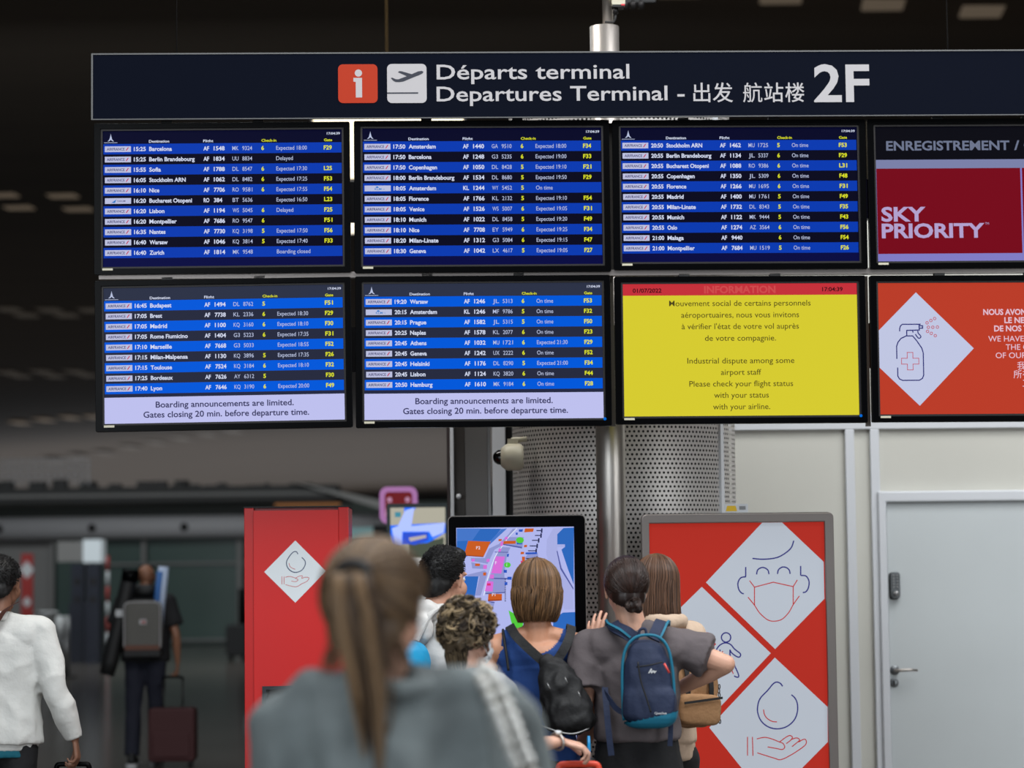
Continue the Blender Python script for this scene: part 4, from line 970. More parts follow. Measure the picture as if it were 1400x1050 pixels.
def blob(name, prims, m, parent, vox=.009, sm=3, disp=None, cut=None, k=1., label=None, var=None):
    V = []; Fc = []
    for p in prims: prim_mesh(V, Fc, p)
    V = [v * k for v in V]
    me = bpy.data.meshes.new('tmp'); me.from_pydata(V, [], Fc); o = bpy.data.objects.new('tmp', me); COL.objects.link(o)
    r = o.modifiers.new('r', 'REMESH'); r.mode = 'VOXEL'; r.voxel_size = vox; r.use_smooth_shade = True
    if sm: s = o.modifiers.new('s', 'SMOOTH'); s.factor = .5; s.iterations = sm
    ev = o.evaluated_get(bpy.context.evaluated_depsgraph_get()); out = bpy.data.meshes.new_from_object(ev)
    bpy.data.objects.remove(o); bpy.data.meshes.remove(me)
    if disp or cut:
        bm = bmesh.new(); bm.from_mesh(out); bm.normal_update()
        if disp:
            mv = [(v, v.normal * disp(v.co / k, v.normal)) for v in bm.verts]
            for v, d in mv: v.co += d
        if cut:                              # cut(p) > 0 is removed; edge verts slide on to the boundary
            g = {v: cut(v.co / k) for v in bm.verts}
            bmesh.ops.delete(bm, geom=[f for f in bm.faces if all(g[v] > 0 for v in f.verts)], context='FACES')
            for v in bm.verts:
                if v.is_valid and g[v] > 0:
                    nb = [e.other_vert(v) for e in v.link_edges]; nb = [q for q in nb if g[q] <= 0]
                    if nb: q = min(nb, key=lambda q: g[q]); t = g[v] / (g[v] - g[q]); v.co = v.co.lerp(q.co, min(.9, t))
        bm.to_mesh(out); bm.free()
    out.name = name; out.materials.clear(); out.materials.append(M[m] if isinstance(m, str) else m)
    out.polygons.foreach_set('use_smooth', [True] * len(out.polygons))
    if var is not None:
        at_ = out.attributes.new('var', 'FLOAT', 'POINT'); at_.data.foreach_set('value', [var(v.co / k) for v in out.vertices])
    o = bpy.data.objects.new(name, out); COL.objects.link(o); o.parent = parent
    if label: o['label'] = label
    return o
def wrinkle(a=.006, f=(9, 9, 5), seed=0):
    def g(p, n):
        q = Vector((p.x * f[0], p.y * f[1], p.z * f[2])) + Vector((seed, seed * 2, 0))
        x = noise.noise(q) + .5 * noise.noise(q * 2.1)
        return a * (x + .6 * (1 - abs(noise.noise(q * 1.3)) * 3))
    return g
class Strands:
    def __init__(s): s.v = []; s.f = []; s.a = []
    def add(s, pts, r, var, n=3):
        b = len(s.v); k = len(pts); prev = None
        for i, p in enumerate(pts):
            t = (pts[min(i + 1, k - 1)] - pts[max(i - 1, 0)])
            if t.length < 1e-7: t = Vector((0, 0, -1))
            t.normalize(); a = (prev - t * prev.dot(t)) if prev else t.orthogonal()
            a = a.normalized() if a.length > 1e-6 else t.orthogonal().normalized(); prev = a; c = t.cross(a)
            rr = r * (1 if i < k - 2 else (.75 if i == k - 2 else .3))
            for j in range(n): s.v.append(p + a * (rr * math.cos(2 * PI * j / n)) + c * (rr * math.sin(2 * PI * j / n))); s.a.append(var)
        for i in range(k - 1):
            for j in range(n): s.f.append((b + i * n + j, b + i * n + (j + 1) % n, b + (i + 1) * n + (j + 1) % n, b + (i + 1) * n + j))
    def build(s, name, m, parent, k=1., label=None):
        me = bpy.data.meshes.new(name); me.from_pydata([v * k for v in s.v], [], s.f); me.materials.append(m)
        me.polygons.foreach_set('use_smooth', [True] * len(me.polygons))
        at_ = me.attributes.new('var', 'FLOAT', 'POINT'); at_.data.foreach_set('value', s.a)
        o = bpy.data.objects.new(name, me); COL.objects.link(o); o.parent = parent; o['kind'] = 'stuff'
        if label: o['label'] = label
        return o

SH = .172
class Person:
    def __init__(s, px, Y, H, face, label, skin=(200, 150, 124), wide=1.0):
        p = at(px, 800, Y); s.k = H / 1.70; s.rz = math.radians(face); s.X, s.Y = p.x, Y; s.w = wide
        s.root = empty('person', (p.x, Y, 0), s.rz, label, 'person')
        s.skin = mat('skin', skin, .5, bump=.05, bscale=90, var=.05, vscale=14); s.hm = Matrix.Identity(4); s.body_pr = []
    def L(s, dx, dy, z):                    # offset seen from the camera (right, away, height in metres) -> unscaled local point
        c, q = math.cos(-s.rz), math.sin(-s.rz)
        return Vector(((dx * c - dy * q) / s.k, (dx * q + dy * c) / s.k, z / s.k))
    def D(s, dx, dy, dz): c, q = math.cos(-s.rz), math.sin(-s.rz); return Vector((dx * c - dy * q, dx * q + dy * c, dz)).normalized()
    def at_px(s, px, py, dy=0):             # local point seen at a pixel, dy metres behind the root
        p = at(px, py, s.Y + dy); return s.L(p.x - s.X, dy, p.z)
    def head(s, yaw=0, pitch=0, shift=(0, 0, 0)):
        piv = Vector((0, 0, 1.50))
        s.hm = Matrix.Translation(Vector(shift)) @ Matrix.Translation(piv) @ Matrix.Rotation(math.radians(yaw), 4, 'Z') @ Matrix.Rotation(math.radians(pitch), 4, 'X') @ Matrix.Translation(Vector((0, .02, .095)))
    def hp(s, p): return s.hm @ Vector(p)
    def hr3(s): return s.hm.to_3x3()
    def body(s, arms, vox=.0065, legs=False, slim=1.0, torso=True, low=.86):
        h = s.hp; R3 = s.hr3(); w = s.w; P = []
        P += [('E', h((0, -.012, .03)), (.073, .092, .082), R3), ('E', h((0, .03, -.04)), (.056, .058, .062), R3), ('E', h((0, .066, -.092)), (.024, .022, .02), R3),
              ('E', h((.034, .058, -.03)), (.026, .028, .032), R3), ('E', h((-.034, .058, -.03)), (.026, .028, .032), R3), ('E', h((0, .076, .03)), (.05, .014, .014), R3),
              ('C', h((0, .086, .012)), .008, h((0, .106, -.026)), .0125), ('E', h((0, .09, -.03)), (.017, .013, .009), R3),
              ('E', h((0, .086, -.056)), (.023, .012, .006), R3), ('E', h((0, .085, -.067)), (.02, .011, .006), R3)]
        for q in (-1, 1):
            P += [('C', h((q * .077, -.002, .015)), (.016, .007), h((q * .073, .008, -.028)), (.01, .006), R3 @ Vector((0, 1, 0)))]
        P += [('C', (0, -.012, 1.40), .056, h((0, -.02, -.06)), .052), ('C', (-.05 * w, -.01, 1.425), .04, (-.15 * w, 0, 1.395), .042), ('C', (.05 * w, -.01, 1.425), .04, (.15 * w, 0, 1.395), .042)]
        if torso:
            P += [('C', (0, 0, 1.10), (.115 * w * slim, .078), (0, -.002, 1.31), (.14 * w, .088), (1, 0, 0)), ('C', (0, 0, .94), (.135 * w, .085), (0, 0, 1.1), (.115 * w * slim, .078), (1, 0, 0)),
                  ('E', (0, -.008, 1.345), (.155 * w, .088, .08))]
        for side, a in arms.items():
            q = 1 if side == 'R' else -1
            sh = Vector((q * SH * w, 0, 1.385)) + Vector(a.get('sh', (0, 0, 0))); el, wr = Vector(a['el']), Vector(a['wr'])
            P += [('C', (q * .1 * w, 0, 1.36), .055, sh, .052), ('C', sh, .048, sh.lerp(el, .5), .042), ('C', sh.lerp(el, .5), .042, el, .036), ('C', el, .037, el.lerp(wr, .35), .037), ('C', el.lerp(wr, .35), .037, wr, (.027, .02), a['n'].cross(a['d']))]
            hand_prims(P, wr, a['d'], a['n'], q, a.get('curl', .5), a.get('spread', .06), a.get('hs', 1.0))
        if legs:
            for q in (-1, 1): P += [('C', (q * .085, 0, .9), .085, (q * .09, 0, .5), .055), ('C', (q * .09, 0, .5), .055, (q * .09, -.01, .1), .038), ('C', (q * .09, -.02, .06), .035, (q * .09, .09, .04), .03)]
        o = blob('body', P, s.skin, s.root, vox, 2, k=s.k); s.bodyo = o
        eye = mat('eye_white', (225, 222, 216), .15); iris = mat('iris', (60, 42, 30), .2)
        for q in (-1, 1):
            c = h((q * .031, .073, .008)); mb = MB(); mb.lathe([(0, -.0095), (.0067, -.0067), (.0095, 0), (.0067, .0067), (0, .0095)], tuple(c * s.k), 'z', 12)
            e = mb.build('eye', eye, s.root)
            c2 = h((q * .031, .0805, .008)); mb = MB(); mb.lathe([(0, -.003), (.005, 0), (0, .003)], tuple(c2 * s.k), 'y', 10); mb.build('iris', iris, e)
    def hairline(s): pass
def hand_prims(P, wr, d, n, q, curl, spread, hs=1.0):
    d = d.normalized(); n = (n - d * n.dot(d)).normalized(); x = n.cross(d) * q * hs; D_ = d * hs
    for i, off in enumerate((.029, .0098, -.0098, -.028)):
        P.append(('C', wr + D_ * .012 + x * off * .45, (.012 * hs), wr + D_ * (.088, .093, .089, .08)[i] + x * off, .0105 * hs))
    P.append(('E', wr + D_ * .045, (.034 * hs, .012 * hs, .045 * hs), Matrix((x.normalized(), n, d)).transposed()))
    for i, off in enumerate((.030, .0102, -.0102, -.029)):
        p = wr + D_ * (.09, .095, .091, .082)[i] + x * off; ln = (.070, .078, .072, .056)[i] * hs; r = (.0088, .009, .0086, .0076)[i] * hs
        dd = (d + x.normalized() * spread * (1.5 - i)).normalized(); ax = dd.cross(n).normalized()
        for j, fr in enumerate((.45, .3, .25)):
            dd = Matrix.Rotation(-curl * (.8, 1.1, .8)[j] * (1 + .12 * i), 3, ax) @ dd
            p2 = p + dd * ln * fr; P.append(('C', p, r * (1 - .08 * j), p2, r * (.94 - .1 * j))); p = p2
    b0 = wr + D_ * .022 + x * .02 - n * .004; b1 = wr + D_ * .055 + x * .048 - n * .012; b2 = wr + D_ * .082 + x * .054 - n * (.016 + .014 * curl); b3 = wr + D_ * .103 + x * (.052 - .01 * curl) - n * (.018 + .028 * curl)
    P += [('C', b0, .0145 * hs, b1, .012 * hs), ('C', b1, .012 * hs, b2, .0105 * hs), ('C', b2, .0105 * hs, b3, .0085 * hs)]
def relaxed(q, k=1, fwd=.04):
    return dict(el=(q * .225, -.02, 1.12), wr=(q * .235, fwd, .88), d=Vector((q * .02, .15, -1)), n=Vector((q, .1, 0)), curl=.45)
def top(s, arms, m, name='shirt', sleeve='long', z0=.93, loose=.012, neck=True, vox=.009, disp=None, cut=None, torso_r=(.165, .115), label=None, extra=()):
    w = s.w; l = loose; P = []
    P += [('C', (-.12 * w, -.014, 1.375), .074 + l * .6, (.12 * w, -.014, 1.375), .074 + l * .6), ('C', (0, 0, 1.12), (torso_r[0] * w * .93 + l, torso_r[1] * .93 + l), (0, -.005, 1.30), (torso_r[0] * w + l, torso_r[1] + l * .4), (1, 0, 0)),
          ('T', (0, 0, z0), (torso_r[0] * w * .95 + l * 1.2, torso_r[1] + l), (0, 0, 1.14), (torso_r[0] * w * .93 + l, torso_r[1] * .93 + l), (1, 0, 0)),
          ('C', (-.03 * w, -.012, 1.43), .042 + l * .5, (-.15 * w, 0, 1.40), .045 + l * .6), ('C', (.03 * w, -.012, 1.43), .042 + l * .5, (.15 * w, 0, 1.40), .045 + l * .6)]
    for side, a in arms.items():
        q = 1 if side == 'R' else -1
        sh = Vector((q * SH * w, 0, 1.385)) + Vector(a.get('sh', (0, 0, 0))); el, wr = Vector(a['el']), Vector(a['wr'])
        if sleeve == 'none': continue
        P.append(('C', (q * .1 * w, 0, 1.355), .06 + l, sh, .056 + l))
        if sleeve == 'long':
            P += [('C', sh, .054 + l, el, .044 + l), ('C', el, .045 + l, el.lerp(wr, .6), .040 + l * .8), ('T', el.lerp(wr, .55), .040 + l * .8, el.lerp(wr, .97), .034 + l * .3)]
        elif sleeve == 'short':
            e = sh.lerp(el, a.get('slv', .72)); P += [('C', sh, .056 + l, sh.lerp(el, .3), .056 + l), ('T', sh.lerp(el, .1), .056 + l, e, .060 + l * 1.3)]
    P += list(extra)
    return blob(name, P, m, s.root, vox, 3, disp, cut, s.k, label)
def trousers(s, m, stance=((-.09, 0), (.09, 0)), wd=.085, z1=1.0, name='trousers', ankle=.09):
    P = [('C', (0, 0, .93), (.16 * s.w, .11), (0, 0, z1 - .04), (.15 * s.w, .105), (1, 0, 0))]
    for (x, y), q in zip(stance, (-1, 1)):
        kn = Vector((x * 1.0, y * .45 + .02, .5))
        P += [('C', (q * .085, 0, .9), wd + .008, kn, wd * .76), ('T', kn + Vector((0, 0, .03)), wd * .76, (x, y, ankle), wd * .72)]
    o = blob(name, P, m, s.root, .011, 3, wrinkle(.005, (8, 8, 6), 3), None, s.k)
    return o
def shoes(s, m, stance=((-.09, 0), (.09, 0)), sole='farwhite'):
    for (x, y) in stance:
        b = blob('shoe', [('C', (x, y - .06, .055), (.036, .04), (x, y + .12, .045), (.042, .032), (1, 0, 0)), ('C', (x, y - .04, .09), .036, (x, y, .085), .034), ('E', (x, y + .04, .03), (.044, .12, .028))], m, s.root, .009, 2, None, lambda p: -p.z - .0, s.k)
        MB().slab(rrect(-.046, .046, -.125, .155, .045), 0, .022).build('sole', sole, b, loc=(x * s.k, y * s.k + .015, .0005), rot=(PI / 2 * 1, 0, 0)) if False else None
        mb = MB(); pts = rrect(x - .046, x + .046, y - .11, y + .175, .044); n = len(pts)
        mb.add([(p[0] * s.k, p[1] * s.k, z) for z in (.001, .024) for p in pts], [tuple(range(n))[::-1], tuple(range(n, 2 * n))] + [(i, (i + 1) % n, (i + 1) % n + n, i + n) for i in range(n)])
        mb.build('sole', sole, b)
# --- hair
def cap(s, m, grow=1.0, back=0., disp=None, low=-.05, front=.062, name='hair', var=None, extra=()):
    h = s.hp; R3 = s.hr3()
    P = [('E', h((0, -.02, .036)), (.081 * grow, .096 * grow, .089 * grow), R3), ('E', h((0, -.045 - back, -.01 + low * .3)), (.072 * grow, .066 * grow, .07 * grow), R3)] + list(extra)
    inv = s.hm.inverted()
    def cut(p):
        q = inv @ p                          # open face and ears
        return min(q.y - (front - 1.0 * max(0, .07 - q.z) - (0 if q.z > .03 else .0)), .2) if q.z < .075 else -1
    return blob(name, P, m, s.root, .0065, 2, disp, cut, s.k, var=var)
def ell(s, c, r, d, rad=1.0):
    d = d.normalized(); t = 1 / math.sqrt((d.x / r[0]) ** 2 + (d.y / r[1]) ** 2 + (d.z / r[2]) ** 2)
    return s.hp(Vector(c) + d * t * rad)
def bob(s, m, n=900, length=.17, r=(.096, .108, .1), c=(0, -.02, .03), rr=.0022, inward=.02, part=.0, seed=1, wave=.003, face=50, mask=None, bright=None):
    rnd = random.Random(seed); st = Strands()
    for i in range(n):
        phi = rnd.uniform(face - 90 + 0, 270 - face) if False else rnd.uniform(90 + face, 450 - face)
        ph = math.radians(phi); lay = rnd.uniform(.90, 1.0); L_ = length * rnd.uniform(.93, 1.03)
        var = min(1, max(0, rnd.gauss(.42, .2))); 
        if rnd.random() < .16: var = rnd.uniform(.75, 1)
        pts = []; a = rnd.uniform(0, 6.28)
        for j in range(7):
            th = math.radians(4 + 88 * j / 6); d = Vector((math.sin(th) * math.cos(ph), math.sin(th) * math.sin(ph), math.cos(th)))
            rad = lay; pts.append(ell(s, c, r, d, rad))
        e = Vector((math.cos(ph) * r[0], math.sin(ph) * r[1], 0)) * lay
        for j in range(1, 7):
            t = j / 6; q = e * (1 - inward / .1 * t * t * t) + Vector((math.sin(a + t * 4) * wave, math.cos(a + t * 4) * wave, 0)); pts.append(s.hp(Vector(c) + q + Vector((0, 0, -L_ * t))))
        st.add(pts, rr * rnd.uniform(.7, 1.2), var)
    return st.build('hair_strands', m, s.root, s.k)
def swept(s, m, tie, n=700, r=(.084, .100, .094), c=(0, -.018, .034), rr=.0018, seed=2, zmin=-.55):
    """strands that run over the skull from the hairline to a tie point (direction)"""
    rnd = random.Random(seed); st = Strands(); T = Vector(tie).normalized()
    k = 0
    while k < n:
        d = Vector((rnd.gauss(0, 1), rnd.gauss(0, 1), rnd.gauss(0, 1))).normalized()
        if d.y > .62 and d.z < .55: continue
        if d.z < zmin: continue
        if d.y > .2 and d.z < .1: continue
        k += 1; ang = d.angle(T); ax = T.cross(d)
        if ax.length < 1e-4: continue
        ax.normalize(); pts = []; lay = rnd.uniform(.985, 1.02)
        for j in range(9):
            t = 1 - j / 8; q = Matrix.Rotation(ang * t, 3, ax) @ T; pts.append(ell(s, c, r, q, lay + .02 * (1 - t)))
        st.add(pts, rr * rnd.uniform(.7, 1.2), min(1, max(0, rnd.gauss(.4, .2))))
    return st.build('hair_strands', m, s.root, s.k)
def tuft(s, m, n=900, L_=.022, r=(.083, .098, .092), c=(0, -.02, .036), seed=3, comb=(0, .5, .2), rr=.0016, curl=0., zlow=-.45, name='hair_strands', hl=.0, rad=(.97, 1.03)):
    rnd = random.Random(seed); st = Strands(); k = 0
    while k < n:
        d = Vector((rnd.gauss(0, 1), rnd.gauss(0, 1), rnd.gauss(0, 1))).normalized()
        if d.z < zlow or (d.y > .55 and d.z < .45) or (d.y > .1 and d.z < -.05): continue
        k += 1; p = Vector(ell(s, c, r, d, rnd.uniform(*rad))); R3 = s.hr3()
        dirn = (R3 @ (d * .8 + Vector(comb) + Vector((0, 0, -.5 if d.z < .4 else 0)) + Vector((rnd.gauss(0, .25), rnd.gauss(0, .25), rnd.gauss(0, .25))))).normalized()
        a = dirn.orthogonal().normalized(); b = dirn.cross(a); ph = rnd.uniform(0, 6.28); pts = []
        var = min(1, max(0, rnd.gauss(.3, .16)))
        if rnd.random() < hl: var = rnd.uniform(.75, 1)
        ln = L_ * rnd.uniform(.7, 1.25); nn = R3 @ d
        for j in range(6):
            t = j / 5
            q = p + dirn * ln * t * (1 - .3 * curl * t) + nn * (-.3 * ln * t * t)
            if curl: q = q + (a * math.cos(ph + t * 5) + b * math.sin(ph + t * 5)) * curl * ln * .35 * t
            pts.append(q)
        st.add(pts, rr * rnd.uniform(.7, 1.2), var)
    return st.build(name, m, s.root, s.k)

def band(name, pts, w_, t_, m, parent, side, label=None, k=1.):
    """a flat webbing strap along pts; side(i) gives the width direction"""
    P = [Vector(p) * k for p in pts]; V = []; Fc = []; n = len(P)
    for i, p in enumerate(P):
        t = (P[min(i + 1, n - 1)] - P[max(i - 1, 0)]).normalized(); sd = Vector(side) if not callable(side) else side(i)
        a = (sd - t * sd.dot(t)).normalized(); b = t.cross(a)
        for x, y in ((-1, -1), (1, -1), (1, 1), (-1, 1)): V.append(p + a * x * w_ / 2 + b * y * t_ / 2)
    for i in range(n - 1):
        for j in range(4): Fc.append((i * 4 + j, i * 4 + (j + 1) % 4, i * 4 + 4 + (j + 1) % 4, i * 4 + 4 + j))
    Fc += [(3, 2, 1, 0), tuple(n * 4 - 4 + j for j in range(4))]
    mb = MB(); mb.add(V, Fc); return mb.build(name, m, parent, label)
def sl3(pts, n=5):
    P = [Vector(p) for p in pts]; out = []
    for i in range(len(P) - 1):
        a, b, c, d = P[max(i - 1, 0)], P[i], P[i + 1], P[min(i + 2, len(P) - 1)]
        for j in range(n):
            t = j / n; out.append(.5 * ((2 * b) + (c - a) * t + (2 * a - 5 * b + 4 * c - d) * t * t + (3 * b - a - 3 * c + d) * t ** 3))
    return out + [P[-1]]
def worn(P_, name, label, cat, off):
    """a carried thing of its own; its empty sits at its base on the wearer"""
    o = empty(name, (0, 0, 0), 0, label, cat)
    c, q = math.cos(P_.rz), math.sin(P_.rz); x, y, z = [v * P_.k for v in off]
    o.location = (P_.X + x * c - y * q, P_.Y + x * q + y * c, z); o.rotation_euler = (0, 0, P_.rz); return o
def onback(prj_obj, p, n, lift, P_, off):
    """push a point that lies on a carrier's back just outside the garment surface (both in the carrier's frame)"""
    return p

# ============ foreground woman with the ponytail
M['denim'] = mat('washed_denim', (112, 120, 121), .8, bump=.5, bscale=9, var=.45, vscale=4.5)
g1 = Person(544, 4.36, 1.640, -8, 'woman in the foreground with a ponytail and washed grey denim jacket', (192, 146, 124), 1.09)
g1.head(-10, -2, (-.047, .0, .002))
ar = {'R': dict(el=(.26, .02, 1.13), wr=(.20, .2, 1.02), d=Vector((-.3, 1, -.1)), n=Vector((.6, .1, 1)), curl=.6), 'L': relaxed(-1)}
g1.body(ar, .0075)
j = top(g1, ar, 'denim', 'jacket', 'long', .86, .022, disp=wrinkle(.022, (8, 6, 3.2), 1), vox=.011, torso_r=(.17, .115),
    extra=[('C', (-.07, -.02, 1.45), .054, (-.17, 0, 1.412), .062), ('C', (.07, -.02, 1.45), .058, (.17, 0, 1.42), .064)])
blob('collar', [('C', (.068 * math.cos(t), -.012 + .066 * math.sin(t), 1.452 - .022 * math.sin(t)), (.012, .03), (.068 * math.cos(t + .4), -.012 + .066 * math.sin(t + .4), 1.452 - .022 * math.sin(t + .4)), (.012, .03), (0, 0, 1)) for t in [i * .4 for i in range(-10, 4)]]
     if False else [('C', (.082 * math.cos(t), -.012 + .075 * math.sin(t), 1.462), .019, (.082 * math.cos(t + .4), -.012 + .075 * math.sin(t + .4), 1.462), .019) for t in [-3.3 + i * .4 for i in range(10)]], 'denim', j, .008, 3, k=g1.k)
M['jeans'] = mat('dark_jeans', (40, 44, 54), .85, bump=.2, bscale=40)
trousers(g1, 'jeans'); shoes(g1, 'farwhite')
H1 = hairmat('light_brown_hair', (58, 43, 34), (160, 130, 98), .5)
cap(g1, H1, 1.10, front=.05, var=lambda p: .35)
swept(g1, H1, (0, -1, .30), 1700, r=(.096, .112, .104), rr=.0022, seed=11)
tie = g1.hp((0, -.135, .066)); rnd = random.Random(5); st = Strands()
for i in range(520):
    a = rnd.uniform(0, 6.28); q = math.sqrt(rnd.random()); ox = math.cos(a) * q; oy = math.sin(a) * q; L_ = rnd.uniform(.16, .26) if rnd.random() > .09 else rnd.uniform(.26, .38)
    pts = []
    for jx in range(11):
        t = jx / 10; wd_ = .014 + .036 * math.sin(PI * min(1, t * .8 + .12)) * (1 - .3 * t)
        pts.append(tie + Vector((ox * wd_ * 1.0 + .010 * math.sin(t * 3) + .13 * t * L_, -.03 * math.sin(min(1, t * 4) * PI / 2) + oy * wd_ * .7 + .02 * t, .016 * math.sin(min(1, t * 6) * PI) - L_ * t)))
    st.add(pts, .0024, min(1, max(0, .5 + .45 * math.sin(ox * 6 + oy * 2) + rnd.gauss(0, .1))))
st.build('ponytail', H1, g1.root, g1.k)
mb = MB(); R3 = g1.hr3()
mb.tube([tuple((tie + R3 @ Vector((.027 * math.cos(t), .014, .020 * math.sin(t)))) * g1.k) for t in [i * PI / 8 for i in range(16)]], .011, 8, True).build('hair_tie', 'blackmat', g1.root)
st = Strands()
for i in range(60):
    q = rnd.choice((-1, 1)); p0 = g1.hp((q * rnd.uniform(.03, .07), -.05 + rnd.uniform(-.02, .03), -.05)); L_ = rnd.uniform(.03, .09)
    st.add([p0 + Vector((q * .004 * t, 0, -L_ * t / 5)) for t in range(6)], .0014, .45)
st.build('loose_hair', H1, g1.root, g1.k)
# sequinned shoulder strap and bag
bg = worn(g1, 'shoulder_bag', 'shoulder bag on a strap of silver discs worn by the foreground woman', 'bag', (.235, -.06, .80))
off = Vector((.235, -.06, .80))
path = sl3([g1.at_px(650, 914, .03), g1.at_px(668, 928, -.085), g1.at_px(690, 975, -.14), g1.at_px(706, 1020, -.155), g1.at_px(722, 1080, -.15), (.235, -.1, 1.05), (.24, -.07, .98)], 6)
path2 = sl3([g1.at_px(650, 914, .03), (.12, .1, 1.40), (.18, .13, 1.25), (.235, .02, 1.0)], 5)
M['strapgrey'] = mat('knitted_strap', (104, 100, 90), .7, .1)
band('strap', [p - off for p in path], .042, .006, 'strapgrey', bg, (1, .1, 0), k=g1.k); band('strap', [p - off for p in path2], .042, .006, 'strapgrey', bg, (1, -.3, 0), k=g1.k)
M['disc'] = mat('silver_disc', (240, 240, 236), .22, .5)
for i in range(1, len(path) - 1, 2):
    p = (path[i] - off) * g1.k
    for q in (-1, 1):
        MB().lathe([(0, -.011), (.008, -.009), (.0105, -.003), (.0105, .002), (0, .003)], (p.x + q * .011, p.y - .006, p.z + q * .004), 'y', 12).build('silver_disc', 'disc', bg)
blob('bag_body', [('S', (.0, .0, .12), (.06, .14, .12), None, .6)], 'strapgrey', bg, .01, 2)

# ============ man far left in the white sweater
M['sweater'] = mat('white_sweater', (208, 208, 204), .85, bump=.15, bscale=50, var=.03)
g2 = Person(-1, 11.0, 1.70, -6, 'man at the far left edge in a white sweater', (132, 92, 72), 1.06)
g2.head(-10, -4)
ar = {'R': dict(el=(.262, -.03, 1.14), wr=(.335, .03, .915), d=Vector((.12, .1, -1)), n=Vector((1, .1, .05)), curl=.75), 'L': relaxed(-1)}
g2.body(ar, .0065)
sw = top(g2, ar, 'sweater', 'sweater', 'long', .90, .018, disp=wrinkle(.008, (8, 8, 7), 4), vox=.010, torso_r=(.178, .125))
blob('waistband', [('T', (0, 0, .865), (.165 * 1.06, .12), (0, 0, .915), (.178 * 1.06, .13), (1, 0, 0))], 'sweater', sw, .009, 2, k=g2.k)
blob('collar', [('T', (0, -.014, 1.43), .074, (0, -.012, 1.475), .062)], 'sweater', sw, .008, 2, k=g2.k)
b_ = Vector(ar['R']['wr']); e_ = Vector(ar['R']['el'])
blob('cuff', [('T', e_.lerp(b_, .82), .040, e_.lerp(b_, .99), .037)], 'sweater', sw, .008, 1, k=g2.k)
M['teal'] = mat('teal_shirt', (0, 92, 110), .8)
blob('shirt_hem', [('T', (0, 0, .84), (.17, .12), (0, 0, .90), (.17, .12), (1, 0, 0))], 'teal', g2.root, .01, 1, k=g2.k)
M['blackcloth'] = mat('black_cloth', (20, 20, 23), .85, bump=.15, bscale=40)
trousers(g2, 'blackcloth', z1=.96); shoes(g2, 'blackmat')
H2 = hairmat('black_hair', (9, 8, 8), (26, 22, 21), .5)
cap(g2, H2, 1.0, front=.055, disp=wrinkle(.002, (30, 30, 30), 2), var=lambda p: .2); tuft(g2, H2, 1300, .012, seed=21, rr=.0013)
g2b = worn(g2, 'crossbody_strap', 'brown leather strap crossing the white sweater back at far left', 'bag', (-.14, -.06, .86)); off = Vector((-.14, -.06, .86))
M['brownleather'] = mat('brown_leather', (70, 40, 34), .5)
cr = sl3([(.07, .02, 1.51), (.055, -.075, 1.485), (.03, -.135, 1.43), (-.04, -.158, 1.32), (-.13, -.15, 1.15), (-.2, -.1, .98)], 5)
band('strap', [p - off for p in cr], .032, .004, 'brownleather', g2b, (1, 0, .5), k=g2.k)
blob('pouch', [('S', (-.09, .03, .08), (.04, .10, .075), None, .5)], 'brownleather', g2b, .01, 2)
def suitcase(name, label, x, y, rz, w_, d_, h_, hz, m, hm, grip_w=.17, fw=.0):
    o = empty(name, (x, y, 0), rz, label, 'suitcase')
    b = MB().slab(rrect(-w_ / 2, w_ / 2, .05, .05 + h_, .035), -d_ / 2, d_ / 2).build('shell', m, o, bevel=.02)
    MB().ring(rrect(-w_ / 2 - .002, w_ / 2 + .002, .048, .052 + h_, .036), rrect(-w_ / 2 + .002, w_ / 2 - .002, .052, .048 + h_, .034), -.008, .008).build('zip_seam', 'blackmat', b)
    MB().slab(rrect(-w_ / 2 + .04, w_ / 2 - .04, .09, .05 + h_ * .55, .02), -d_ / 2 - .02, -d_ / 2 + .01).build('front_pocket', m, b, bevel=.008)
    for q in (-1, 1): MB().tube([(q * (grip_w / 2), 0, h_), (q * (grip_w / 2), 0, hz - .012)], .0075, 10).build('handle_rod', 'darkmetal', o)
    MB().tube(sl3([(-grip_w / 2, 0, hz - .03), (-grip_w / 2 + .008, 0, hz - .004), (-grip_w / 4, 0, hz), (grip_w / 4, 0, hz), (grip_w / 2 - .008, 0, hz - .004), (grip_w / 2, 0, hz - .03)]), .012, 10).build('pull_handle', hm, o)
    for q in (-1, 1):
        for r_ in (-1, 1): MB().lathe([(0, -.012), (.022, -.012), (.024, 0), (.022, .012), (0, .012)], (q * (w_ / 2 - .05), r_ * (d_ / 2 - .045), .0245), 'x', 16).build('wheel', 'blackmat', o)
        MB().box(q * (w_ / 2 - .05) - .02, q * (w_ / 2 - .05) + .02, -d_ / 2 + .02, d_ / 2 - .02, .035, .055).build('axle_block', 'blackmat', o)
    return o
p = at(98, 1047, 11.02)
suitcase('suitcase', 'black trolley suitcase held by the man in the white sweater', p.x, 11.05, -.05, .36, .22, .52, p.z + .006, 'blackmat', 'black', .15)

